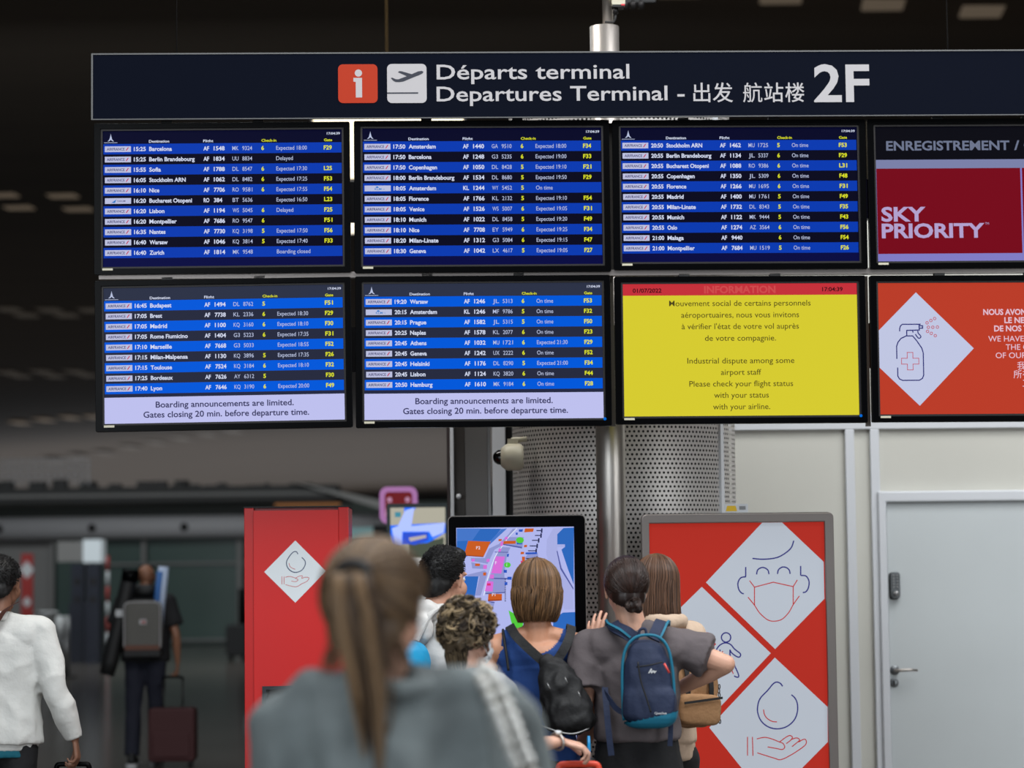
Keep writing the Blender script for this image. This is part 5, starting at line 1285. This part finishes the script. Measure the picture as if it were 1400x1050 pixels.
# ============ man walking away with a grey backpack
g3 = Person(199, 21.8, 1.74, 0, 'shaven-headed man in black walking away with a grey backpack', (142, 98, 74), 1.1)
g3.head(0, -6)
ar = {'R': dict(el=(.265, -.03, 1.10), wr=(.27, .03, .86), d=Vector((-.05, .05, -1)), n=Vector((1, 0, 0)), curl=.8), 'L': dict(el=(-.27, -.02, 1.12), wr=(-.24, .2, .98), d=Vector((.1, 1, -.1)), n=Vector((-1, 0, .1)), curl=.7)}
g3.body(ar, .009)
top(g3, ar, 'blackcloth', 't_shirt', 'short', .88, .02, disp=wrinkle(.006, seed=6), vox=.013, torso_r=(.18, .13))
M['navycloth'] = mat('navy_trousers', (24, 27, 42), .85, bump=.15, bscale=40)
stc = ((-.1, -.08), (.08, .10)); trousers(g3, 'navycloth', stc, .09); shoes(g3, 'blackmat', stc)
# sunglasses pushed up on the head, neck pillow
sgl = worn(g3, 'sunglasses', 'dark sunglasses pushed up on the shaven head', 'glasses', (0, 0, 1.64))
o0 = Vector((0, 0, 1.64)); hpt = lambda x, y, z: tuple((g3.hp((x, y, z)) - o0) * g3.k)
for q in (-1, 1):
    MB().slab(rrect(q * .036 - .03, q * .036 + .03, -.02, .02, .014), -.002, .002).build('lens', 'black', sgl, loc=hpt(0, .055, .105), rot=(-.7, 0, 0))
    MB().tube([hpt(q * .068, .05, .10), hpt(q * .083, 0, .07), hpt(q * .085, -.06, .055)], .004, 8).build('temple', 'black', sgl)
MB().tube([hpt(-.012, .058, .112), hpt(.012, .058, .112)], .003, 8).build('bridge', 'black', sgl)
np_ = worn(g3, 'neck_pillow', 'black neck pillow round the walking man neck', 'pillow', (0, 0, 1.44))
blob('cushion', [('C', (.085 * math.cos(t), -.02 + .085 * math.sin(t), .05 + .01 * math.sin(t)), .052, (.085 * math.cos(t + .45), -.02 + .085 * math.sin(t + .45), .05), .052) for t in [-3.5 + i * .45 for i in range(9)]], 'blackmat', np_, .012, 3)
bp = worn(g3, 'backpack', 'boxy grey backpack with a brown trim on the walking man', 'backpack', (.02, -.25, .955))
M['greybag'] = mat('grey_bag_fabric', (96, 94, 90), .8, bump=.2, bscale=60)
def B_(px, py, dy=0): return None
b = blob('main_compartment', [('S', (0, 0, .235), (.165, .085, .225), None, .35)], 'greybag', bp, .012, 3)
MB().ring(rrect(-.16, .16, .03, .45, .05), rrect(-.152, .152, .038, .442, .045), -.082, -.074).build('piping', 'tubegrey', b)
MB().slab(rrect(-.15, .15, .035, .075, .01), -.094, -.07).build('leather_trim', mat('tan_trim', (96, 56, 38), .6), b)
MB().slab(rrect(-.155, .155, -.02, .035, .015), -.085, .06).build('base_panel', 'blackmat', b)
MB().slab(rrect(-.02, .035, .255, .295, .004), -.094, -.08).build('patch', 'farwhite', b); MB().slab(rrect(-.005, .03, .262, .285, .004), -.0965, -.09).build('patch_mark', 'farred', b)
for q in (-1, 1): band('shoulder_strap', sl3([(q * .09, .07, .40), (q * .11, .16, .445), (q * .13, .27, .41), (q * .15, .39, .28), (q * .15, .40, .1)]), .06, .012, 'blackmat', bp, (1, 0, 0))
tb = worn(g3, 'tube_case', 'long black tube case slung diagonally behind the walking man', 'tube', (-.30, -.2, .78))
MB().tube([(0, 0, 0), (.035, 0, .12), (.20, .0, .84), (.21, 0, .9)], [.065, .07, .07, .06], 20).build('tube', 'blackmat', tb)
MB().tube([(.198, 0, .80), (.213, 0, .905)], .075, 20).build('cap', 'black', tb)
MB().box(.09, .15, -.078, -.06, .50, .56).build('label_patch', 'farwhite', tb)
rl_ = worn(g3, 'rolled_print', 'blue and white rolled print sticking up beside the grey backpack', 'roll', (.12, -.17, 1.08))
MB().tube([(.0, 0, .0), (.06, 0, .62)], .045, 18).build('roll', mat('pale_blue_paper', (176, 190, 214), .6), rl_)
MB().tube([(-.02, -.03, .02), (.035, -.035, .58)], .028, 12).build('blue_band', mat('print_blue', (44, 96, 160), .6), rl_)
p = at(234, 1035, 21.5); q = at(238, 925, 21.7)
M['maroon'] = mat('maroon_fabric', (62, 22, 24), .7, bump=.2, bscale=60)
suitcase('suitcase', 'maroon cabin suitcase pulled by the walking man', p.x, 21.62, 0, .40, .24, .46, q.z, 'maroon', 'black', .17)
# ============ man in the white hooded jacket
M['hoodie'] = mat('off_white_hoodie', (205, 203, 200), .85, bump=.15, bscale=40, var=.03)
g4 = Person(590, 9.75, 1.705, -38, 'dark-haired man in an off-white hoodie looking at the map', (196, 146, 122), 1.05)
g4.head(-1, -6, (.01, .04, -.005))
ar = {'R': dict(el=(.235, .06, 1.13), wr=(.15, .28, 1.08), d=Vector((-.2, 1, .1)), n=Vector((.6, 0, 1)), curl=.6), 'L': relaxed(-1)}
g4.body(ar, .0065)
top(g4, ar, 'hoodie', 'hoodie', 'long', .88, .02, disp=wrinkle(.009, (8, 8, 6), 5), vox=.010, torso_r=(.17, .12))
blob('hood', [('C', (.078 * math.cos(t), -.045 + .075 * math.sin(t), 1.455 - .02 * math.sin(t)), .04, (.078 * math.cos(t + .5), -.045 + .075 * math.sin(t + .5), 1.455 - .02 * math.sin(t + .5)), .04) for t in [-3.4 + i * .5 for i in range(8)]]
     + [('E', (0, -.13, 1.40), (.11, .045, .085))], 'hoodie', g4.root, .009, 3, wrinkle(.008, (12, 12, 10), 8), None, g4.k)
trousers(g4, 'jeans'); shoes(g4, 'farwhite')
cap(g4, H2, 1.01, front=.06, disp=wrinkle(.002, (26, 26, 26), 5), var=lambda p: .15, extra=[('E', g4.hp((0, .03, .10)), (.062, .055, .035), g4.hr3())])
tuft(g4, H2, 2600, .012, r=(.083, .098, .096), seed=31, comb=(0, .9, .3), rr=.0013)
bp = worn(g4, 'backpack', 'turquoise backpack on the man in the off-white hoodie', 'backpack', (0, -.23, 1.0))
M['turq'] = mat('turquoise_nylon', (0, 142, 190), .5, bump=.15, bscale=20)
b = blob('main_compartment', [('S', (0, 0, .18), (.15, .085, .185), None, .5)], 'turq', bp, .01, 3, wrinkle(.006, seed=9))
blob('front_pocket', [('S', (0, -.08, .11), (.11, .035, .09), None, .5)], 'turq', b, .01, 2)
MB().tube(sl3([(-.03, 0, .36), (-.025, -.0, .41), (.025, 0, .41), (.03, 0, .36)]), .004, 6).build('grab_loop', 'blackmat', bp)
for q in (-1, 1): band('shoulder_strap', sl3([(q * .07, .05, .36), (q * .10, .12, .47), (q * .12, .24, .46), (q * .14, .38, .34), (q * .15, .40, .15)]), .028, .008, 'hoodie', bp, (1, 0, 0))

# ============ woman with short curly hair and mask
g5 = Person(634, 8.35, 1.505, -34, 'short-haired woman with blonde streaked curls wearing a white mask', (206, 160, 138), 1.0)
g5.head(-8, -8)
E_ = g5.L(.17, -.10, 1.035); W5 = g5.at_px(766, 1013, 0.02)
ar = {'R': dict(el=E_, wr=W5, d=g5.D(1, .25, -.30), n=g5.D(.25, -.15, 1), curl=.62, sh=(0, 0, -.02), spread=.03), 'L': relaxed(-1)}
g5.body(ar, .0045)
M['greytop'] = mat('grey_blouse', (128, 132, 138), .8, bump=.15, bscale=40)
top(g5, ar, 'greytop', 'blouse', 'short', .92, .014, disp=wrinkle(.006, seed=12), vox=.01)
trousers(g5, 'jeans'); shoes(g5, 'farwhite')
H5 = hairmat('streaked_hair', (36, 27, 22), (206, 180, 140), .4)
cap(g5, H5, 1.06, front=.045, disp=wrinkle(.012, (22, 22, 22), 7), var=lambda p: .12, extra=[('C', g5.hp((0, -.055, -.02)), (.062, .045), g5.hp((0, -.05, -.105)), (.05, .036))])
rnd = random.Random(8); st = Strands(); k_ = 0
R3 = g5.hr3()
while k_ < 230:                              # locks: bundles of strands that curl together
    d = Vector((rnd.gauss(0, 1), rnd.gauss(0, 1), rnd.gauss(0, 1))).normalized()
    if d.z < -.62 or (d.y > .55 and d.z < .35) or (d.y > .25 and d.z < -.1): continue
    k_ += 1; p = Vector(ell(g5, (0, -.022, .03), (.088, .1, .094), d, 1.0)); nn = R3 @ d
    tg = (Vector((0, 0, -1)) + Vector((rnd.gauss(0, .6), rnd.gauss(0, .6), rnd.gauss(0, .5)))); tg = (tg - nn * tg.dot(nn)).normalized(); bt = nn.cross(tg)
    sg_ = rnd.choice((-1, 1)); rad = rnd.uniform(.014, .024); base = rnd.gauss(.12, .07)
    if rnd.random() < .24: base = rnd.uniform(.4, .9)
    tot = rnd.uniform(2.2, 4.0)
    for i in range(14):
        o1 = rnd.gauss(0, .0035); o2 = rnd.gauss(0, .003); vv = min(1, max(0, base + rnd.gauss(0, .12))); pts = []
        for jx in range(9):
            t = jx / 8; a = t * tot; c_ = bt * sg_ * rad * (1 - math.cos(a)) + tg * rad * math.sin(a) * 1.1 + tg * t * .016
            pts.append(p + c_ + nn * (.004 + .012 * math.sin(PI * t) + o1) + bt * o2 + tg * o2)
        st.add(pts, .0014, vv)
for i in range(520):                         # straight nape hair
    x_ = rnd.uniform(-.055, .055); z_0 = rnd.uniform(-.09, -.02); y_ = -.10 + .5 * x_ * x_ / .055 + rnd.uniform(-.004, .006)
    st.add([g5.hp((x_ * (1 - .03 * t), y_ + .004 * t, z_0 - .011 * t)) for t in range(6)], .0014, min(1, max(0, rnd.gauss(.16, .14))))
st.build('curls', H5, g5.root, g5.k)
mk = worn(g5, 'face_mask', 'white face mask on the woman with curly hair', 'mask', (0, .1, 1.44)); o0 = Vector((0, .1, 1.44)); hq = lambda x, y, z: (g5.hp((x, y, z)) - o0) * g5.k
V = []; Fc = []
for a_ in range(9):
    for c_ in range(7):
        u = -1 + 2 * a_ / 8; v_ = -1 + 2 * c_ / 6; V.append(hq(u * .066, .112 - .075 * abs(u) ** 2 - .02 * v_ * v_ + (.006 if c_ % 2 else 0), -.052 + v_ * .045 * (1 - .25 * abs(u))))
for a_ in range(8):
    for c_ in range(6): Fc.append((a_ * 7 + c_, a_ * 7 + 7 + c_, a_ * 7 + 8 + c_, a_ * 7 + 1 + c_))
mb = MB(); mb.add(V, Fc, True); o = mb.build('mask_panel', mat('mask_white', (214, 218, 222), .8), mk); sd = o.modifiers.new('s', 'SOLIDIFY'); sd.thickness = .003
for q in (-1, 1): MB().tube(sl3([tuple(hq(q * .066, .045, -.03)), tuple(hq(q * .076, .01, .01)), tuple(hq(q * .08, -.014, 0)), tuple(hq(q * .076, 0, -.04)), tuple(hq(q * .066, .045, -.08))]), .0015, 6).build('ear_loop', 'white', mk)
# wrist watch and ring
wd_ = g5.D(1, .25, -.05)
wp = Vector(E_).lerp(Vector(W5), .93); wt_ = worn(g5, 'wrist_watch', 'silver link watch on the wrist near the bottom centre', 'watch', tuple(wp))
ax = (Vector(W5) - Vector(E_)).normalized(); sa, sb = fr_(ax, ar['R']['n'].cross(ax))
def lr(x_, y_): return [tuple(sa * x_ * math.cos(t) + sb * y_ * math.sin(t)) for t in [i * PI / 12 for i in range(24)]]
o = MB(); o.tube(lr(.033, .027), .0048, 8, True); o.build('bracelet', 'steel', wt_)
o = MB(); o.tube([tuple(sb * .024), tuple(sb * .035)], .0135, 20); o.build('watch_case', 'steel', wt_)
o = MB(); o.tube([tuple(sb * .0345), tuple(sb * .0362)], .0108, 20); o.build('watch_dial', 'white', wt_)
# orange handled trolley case under that hand
hp_ = at(800, 1042, 8.37)
ss = suitcase('suitcase', 'suitcase with an orange-red handle under the hand wearing a watch', hp_.x - .02, 8.44, 0, .40, .24, .55, hp_.z - .012, 'blackmat', mat('orange_red_grip', (206, 62, 34), .45), .14)
bt_ = at(805, 1014, 8.9)
um = empty('umbrella', (bt_.x, 8.9, .0), 0, 'closed umbrella with a bright blue tip standing by the perforated column', 'umbrella')
MB().tube([(0, 0, 0), (0, 0, .06), (0, 0, bt_.z - .06)], [.004, .012, .022], 12).build('canopy', 'blackmat', um)
MB().tube([(0, 0, bt_.z - .08), (0, 0, bt_.z - .03), (0, 0, bt_.z + .02)], [.006, .007, .005], 12).build('handle_tip', mat('bright_blue_plastic', (20, 140, 200), .3), um)

# ============ woman with the bob, blue tank top, black backpack
g6 = Person(734, 9.25, 1.645, 0, 'woman with a brown bob in a royal blue tank top', (198, 140, 108), 1.04)
g6.head(3, -3)
ar = {'R': dict(el=(.225, .03, 1.12), wr=(.17, .2, 1.0), d=Vector((-.3, 1, 0)), n=Vector((.5, 0, 1)), curl=.6), 'L': dict(el=(-.225, .03, 1.12), wr=(-.17, .2, 1.0), d=Vector((.3, 1, 0)), n=Vector((-.5, 0, 1)), curl=.6)}
g6.body(ar, .0065)
M['tank'] = mat('royal_blue_cotton', (26, 66, 132), .8, bump=.12, bscale=30)
def tcut(p):
    a = 1 - ((p.x / .098) ** 2 + ((p.z - 1.475) / .112) ** 2)
    b_ = 1 - (((abs(p.x) - .245) / .108) ** 2 + ((p.z - 1.43) / .175) ** 2)
    return max(a, b_, p.z - 1.452)
w6 = g6.w
blob('tank_top', [('C', (-.05 * w6, -.01, 1.425), .04, (-.15 * w6, 0, 1.395), .042), ('C', (.05 * w6, -.01, 1.425), .04, (.15 * w6, 0, 1.395), .042), ('C', (0, 0, 1.10), (.125 * w6, .088), (0, -.002, 1.31), (.146 * w6, .092), (1, 0, 0)),
     ('T', (0, 0, .90), (.155 * w6, .105), (0, 0, 1.1), (.125 * w6, .088), (1, 0, 0)), ('E', (0, -.008, 1.345), (.155 * w6, .088, .08)), ('C', (-.12 * w6, 0, 1.36), .052, (.12 * w6, 0, 1.36), .052)],
     'tank', g6.root, .005, 2, lambda p, n: .0065 + (.005 * noise.noise(Vector((p.x * 8, p.y * 8, p.z * 16))) if p.z < 1.3 else 0), tcut, g6.k)
trousers(g6, 'blackcloth', z1=1.0); shoes(g6, 'blackmat')
H6 = hairmat('brown_bob_hair', (38, 27, 20), (150, 112, 76), .4)
cap(g6, H6, 1.05, front=.04, var=lambda p: .25, back=.01, extra=[('C', g6.hp((0, -.03, .02)), (.078, .082), g6.hp((0, -.035, -.10)), (.072, .07))])
bob(g6, H6, 1700, .138, r=(.096, .112, .108), c=(0, -.022, .025), rr=.0019, inward=.026, seed=5, face=38, wave=.006)
# bra strap
MB().tube(sl3([tuple(Vector(p) * g6.k) for p in ((-.132, .0, 1.452), (-.130, -.05, 1.435), (-.122, -.088, 1.38), (-.112, -.106, 1.30))]), .005, 8).build('bra_strap', 'blackmat', g6.root)
bp = worn(g6, 'backpack', 'soft black backpack on the woman in the blue tank top', 'backpack', (.095, -.19, 1.0)); off = Vector((.095, -.19, 1.0))
M['blackbag'] = mat('black_bag_cloth', (19, 19, 21), .7, bump=.3, bscale=25)
kk_ = g6.k
def z_(px, py, dy): return g6.at_px(px, py, dy) - off
b = blob('main_compartment', [('C', z_(778, 975, -.19), (.098, .07), z_(765, 940, -.18), (.085, .06), (1, 0, 0)), ('C', z_(765, 940, -.18), (.085, .06), z_(752, 908, -.16), (.045, .04), (1, 0, 0)), ('E', z_(780, 985, -.19), (.10, .075, .055))],
         'blackbag', bp, .008, 2, wrinkle(.010, (16, 16, 9), 14), k=kk_)
MB().tube(sl3([tuple(z_(x, y, d) * kk_) for x, y, d in ((740, 992, -.265), (765, 1001, -.29), (785, 1003, -.285), (805, 996, -.255))]), .003, 6).build('silver_zip', 'alu', b)
for x, y in ((748, 934), (790, 945), (772, 926)):
    MB().tube([tuple(z_(x, y, -.262) * kk_), tuple(z_(x + 4, y + 8, -.268) * kk_)], .0025, 6).build('zip_pull', 'alu', b)
band('shoulder_strap', sl3([z_(752, 910, -.15), z_(741, 903, -.142), z_(722, 886, -.132), z_(706, 870, -.108), z_(699, 859, -.055), z_(697, 857, .03), z_(700, 880, .11)]), .034, .006, 'blackbag', bp, (1, 0, .55), k=kk_)
band('shoulder_strap', sl3([z_(752, 910, -.15), z_(761, 903, -.142), z_(772, 886, -.132), z_(779, 870, -.108), z_(781, 859, -.055), z_(780, 857, .03), z_(778, 880, .11)]), .034, .006, 'blackbag', bp, (1, 0, -.35), k=kk_)
band('lower_strap', sl3([z_(735, 985, -.19), z_(718, 990, -.13), z_(705, 985, -.0), z_(702, 960, .09)]), .02, .004, 'blackbag', bp, (0, 0, 1), k=kk_)

# ============ woman behind with straight brown hair, beige hoodie, tan backpack
g8 = Person(897, 9.85, 1.66, 30, 'woman with straight brown hair and a beige hoodie beside the poster totem', (210, 165, 142), .9)
g8.head(-50, -4, (-.0, .0, 0))
ar = {'R': dict(el=(.2, .06, 1.14), wr=(.08, .24, 1.16), d=Vector((-.6, .8, .1)), n=Vector((.3, .2, 1)), curl=.6), 'L': dict(el=(-.2, .06, 1.14), wr=(-.08, .24, 1.16), d=Vector((.6, .8, .1)), n=Vector((-.3, .2, 1)), curl=.6)}
g8.body(ar, .0065)
M['beige'] = mat('beige_fleece', (196, 172, 150), .9, bump=.15, bscale=40)
h8 = top(g8, ar, 'beige', 'hoodie', 'long', .965, .016, disp=wrinkle(.007, seed=17), vox=.010)
blob('ribbed_hem', [('T', (0, 0, .895), (.152, .118), (0, 0, .97), (.16, .125), (1, 0, 0))], 'beige', h8, .009, 2, lambda p, n: .0018 * math.sin(math.atan2(p.y, p.x) * 90), k=g8.k)
blob('hood', [('C', (.075 * math.cos(t), -.04 + .07 * math.sin(t), 1.45), .034, (.075 * math.cos(t + .5), -.04 + .07 * math.sin(t + .5), 1.45), .034) for t in [-3.4 + i * .5 for i in range(8)]], 'beige', h8, .009, 3, wrinkle(.006, (12, 12, 10), 8), None, g8.k)
trousers(g8, 'blackcloth', z1=.95); shoes(g8, 'blackmat')
H8 = hairmat('straight_brown_hair', (40, 27, 20), (118, 84, 62), .38)
cap(g8, H8, 1.04, front=.04, var=lambda p: .25, extra=[('C', g8.hp((0, -.03, .02)), (.08, .08), g8.hp((0, -.035, -.12)), (.074, .068))])
bob(g8, H8, 1500, .165, r=(.094, .108, .102), c=(0, -.022, .03), rr=.0019, inward=-.01, seed=6, face=42, wave=.001)
bp = worn(g8, 'backpack', 'tan canvas backpack with black straps on the woman in beige', 'backpack', (.02, -.24, 1.01)); off = Vector((.02, -.24, 1.01))
M['tan'] = mat('tan_canvas', (150, 112, 76), .85, bump=.2, bscale=50)
bc_ = g8.at_px(940, 950, -.2) - off
b = blob('main_compartment', [('S', bc_, (.115, .07, .125), E3(0, 4, 0), .45), ('S', bc_ + Vector((.0, .0, .11)), (.085, .05, .03), None, .6)], 'tan', bp, .009, 2, wrinkle(.006, (12, 12, 10), 3), k=g8.k)
blob('front_pocket', [('S', bc_ + Vector((0, -.075, -.055)), (.10, .03, .062), E3(0, 4, 0), .4)], 'tan', b, .008, 2, k=g8.k)
band('pocket_zip', [bc_ + Vector((x, -.112, -.018 + x * .08)) for x in (-.09, 0, .09)], .009, .003, 'blackmat', b, (0, 0, 1), k=g8.k)
for x in (-.055, .055): band('compression_strap', sl3([bc_ + Vector((x, -.03, .145)), bc_ + Vector((x, -.074, .11)), bc_ + Vector((x, -.086, .04)), bc_ + Vector((x, -.086, -.0))]), .02, .004, 'blackmat', b, (1, 0, 0), k=g8.k)
band('lid_strap', sl3([bc_ + Vector((-.0, -.06, .145)), bc_ + Vector((.03, -.07, .12)), bc_ + Vector((.06, -.07, .14))]), .02, .004, 'blackmat', b, (0, 0, 1), k=g8.k)
for i in range(9):
    c = (bc_ + Vector((.118, -.05, .03 - i * .017))) * g8.k; mb = MB(); mb.tube([(c.x + .004 * math.cos(t), c.y + .003 * (i % 2), c.z + .009 * math.sin(t)) for t in [j * PI / 5 for j in range(10)]], .002, 5, True); mb.build('chain_link', 'darkmetal', bp)
for q in (-1, 1): band('shoulder_strap', sl3([bc_ + Vector((q * .05, .05, .12)), Vector((q * .10 - .07, .13, .41)), Vector((q * .12 - .07, .26, .42)), Vector((q * .13 - .07, .38, .3)), Vector((q * .13 - .07, .39, .12))]), .04, .008, 'tan', bp, (1, 0, 0), k=g8.k)

# ============ woman with the low bun, charcoal T-shirt, blue backpack
g7 = Person(868, 9.15, 1.65, -3, 'woman with a low dark bun in a charcoal T-shirt, elbow out', (206, 158, 134), 1.0)
g7.head(8, -5, (-.03, .0, 0))
eR = g7.at_px(992, 908, -.03); wR = g7.at_px(921, 945, .14); eL = g7.at_px(799, 955, -.02); wL = g7.at_px(812, 893, .20)
ar = {'R': dict(el=eR, wr=wR, d=g7.D(-.7, .5, -.5), n=g7.D(.2, -.6, .6), curl=.4, slv=.58, sh=(.0, 0, -.01)), 'L': dict(el=eL, wr=wL, d=g7.D(.06, .25, 1), n=g7.D(-.5, -.85, 0), curl=.16, spread=.09, slv=.80, sh=(-.005, 0, -.01))}
g7.body(ar, .0048, slim=.9, legs=True)
M['charcoal'] = mat('charcoal_cotton', (94, 86, 88), .88, bump=.12, bscale=50, var=.03)
tee = top(g7, ar, 'charcoal', 't_shirt', 'short', 1.03, .018, disp=wrinkle(.008, (9, 9, 7), 23), vox=.009, torso_r=(.152, .108))
P = [('T', (0, 0, .42), (.27, .2), (0, 0, .98), (.165, .12), (1, 0, 0)), ('T', (0, 0, .96), (.165, .12), (0, 0, 1.07), (.152, .112), (1, 0, 0))]
blob('skirt', P, 'blackcloth', g7.root, .011, 3, lambda p, n: .010 * math.sin(math.atan2(p.y, p.x) * 9 + 2 * noise.noise(p * 4)) * max(0, 1.0 - p.z), None, g7.k); shoes(g7, 'blackmat')
H7 = hairmat('dark_brown_hair', (16, 11, 10), (70, 48, 40), .35)
cap(g7, H7, .98, front=.05, var=lambda p: .2); swept(g7, H7, (.08, -.8, -.62), 1600, r=(.084, .102, .095), seed=14, zmin=-.7, rr=.0016)
bc_ = g7.hp((.01, -.105, -.062)); st = Strands(); rnd = random.Random(4)
for i in range(260):
    a0_ = rnd.uniform(0, 6.28); rr_ = rnd.uniform(.012, .03); pts = []; tl = rnd.uniform(-.012, .012)
    for jx in range(12):
        a = a0_ + jx * .42; rr2 = rr_ + .004 * math.sin(a * 2)
        pts.append(bc_ + g7.hr3() @ Vector((rr2 * math.cos(a), tl - .008 + .006 * math.sin(a * 3), rr2 * .95 * math.sin(a))))
    st.add(pts, .0015, min(1, max(0, rnd.gauss(.35, .2))))
bo = blob('bun', [('E', bc_, (.03, .022, .029)), ('E', bc_ + Vector((.02, 0, -.016)), (.018, .018, .02))], H7, g7.root, .006, 2, k=g7.k, var=lambda p: .2)
st.build('bun_strands', H7, bo, g7.k)
bp = worn(g7, 'backpack', 'navy backpack with teal trim on the woman in the charcoal T-shirt', 'backpack', (.03, -.22, 1.0)); off = Vector((.03, -.22, 1.0))
M['navybag'] = mat('navy_bag_cloth', (24, 37, 66), .75, bump=.2, bscale=30); M['tealbag'] = mat('teal_bag_trim', (4, 106, 134), .65)
z7 = lambda px, py, dy: g7.at_px(px, py, dy) - off; kk_ = g7.k
cx_ = z7(887, 936, -.2)
b = blob('main_compartment', [('C', z7(885, 960, -.19), (.098, .07), z7(884, 905, -.18), (.088, .06), (1, 0, 0)), ('E', z7(883, 893, -.175), (.078, .055, .05)), ('S', z7(887, 963, -.19), (.102, .072, .075), None, .6)], 'navybag', bp, .0075, 3, wrinkle(.005, (10, 10, 6), 31), k=kk_)
zt0 = z7(887, 972, 0).z
blob('teal_base', [('S', z7(887, 966, -.19), (.109, .080, .081), None, .6)], 'tealbag', b, .0045, 3, None, lambda p: p.z - (zt0 - .012 + .22 * (p.x - cx_.x)), k=kk_)
pip = [z7(x, y, -.205) for x, y in ((853, 985), (851, 950), (851, 910), (856, 886), (868, 872), (885, 868), (902, 872), (914, 888), (920, 920), (922, 955), (921, 980))]
MB().tube([tuple(p * kk_) for p in sl3(pip)], .0055, 8).build('teal_piping', 'tealbag', b)
MB().tube([tuple(p * kk_) for p in sl3([z7(x, y, d) for x, y, d in ((872, 905, -.262), (876, 930, -.268), (884, 955, -.275), (890, 974, -.278))])], .003, 6).build('seam', 'blackmat', b)
MB().tube([tuple(p * kk_) for p in sl3([z7(x, y, d) for x, y, d in ((870, 912, -.258), (890, 909, -.266), (906, 905, -.258))])], .0025, 6).build('seam', 'blackmat', b)
MB().tube([tuple(z7(908, 907, -.26) * kk_), tuple(z7(915, 920, -.262) * kk_)], .0042, 8).build('zip_pull', mat('coral_tab', (214, 76, 70), .5), b)
mb = MB()
y_ = (z7(891, 918, -.272) * kk_).y
L2 = lambda x, y: tuple((z7(760 + x / 3.386, 740 + y / 3.386, -.272) * kk_)[i] for i in (0, 2))
mb.poly([L2(427, 611), L2(440, 588), L2(446, 592), L2(442, 603), L2(451, 596), L2(455, 600), L2(467, 600), L2(458, 612), L2(450, 606), L2(443, 613), L2(438, 605), L2(432, 612)], y_)
mb.build('peak_mark', 'farwhite', b)
mb = MB(); q0, q1 = L2(457, 803), L2(513, 790); text(mb, 'Quechua', q0[0], q0[1] + .002, .0075, q1[0] - q0[0], bold=.02, y=(z7(903, 975, -.281) * kk_).y); mb.build('lettering', 'farwhite', b, kind='stuff')
for pts_, sd_ in ((((871, 876, -.14), (858, 866, -.13), (842, 858, -.09), (838, 853, -.03), (838, 858, .07), (840, 890, .12)), (1, 0, .5)), (((893, 874, -.14), (899, 862, -.12), (903, 853, -.08), (906, 850, -.02), (906, 858, .07), (904, 890, .12)), (1, 0, -.3))):
    P_ = [z7(*q) for q in pts_]; s_o = band('shoulder_strap', sl3(P_), .048, .010, 'navybag', bp, sd_, k=kk_)
    band('teal_edge', [p + Vector((.024 * (-1 if sd_[2] > 0 else 1), -.003, .012 if sd_[2] > 0 else -.0)) for p in sl3(P_)], .008, .011, 'tealbag', s_o, sd_, k=kk_)
MB().tube(sl3([tuple(z7(x, y, -.16) * kk_) for x, y in ((873, 870), (875, 861), (882, 860), (884, 869))]), .005, 8).build('grab_loop', 'navybag', bp)
band('strap_tail', sl3([z7(827, 940, -.10), z7(829, 965, -.15), z7(832, 1000, -.17), z7(836, 1033, -.175)]), .022, .003, 'navybag', bp, (1, 0, 0), k=kk_)
band('strap_tail', sl3([z7(918, 975, -.12), z7(917, 995, -.15), z7(916, 1020, -.16)]), .018, .003, 'navybag', bp, (1, 0, 0), k=kk_)
band('lower_strap', sl3([z7(822, 938, -.0), z7(828, 948, -.12), z7(842, 968, -.16), z7(856, 976, -.18)]), .02, .004, 'navybag', bp, (0, 0, 1), k=kk_)
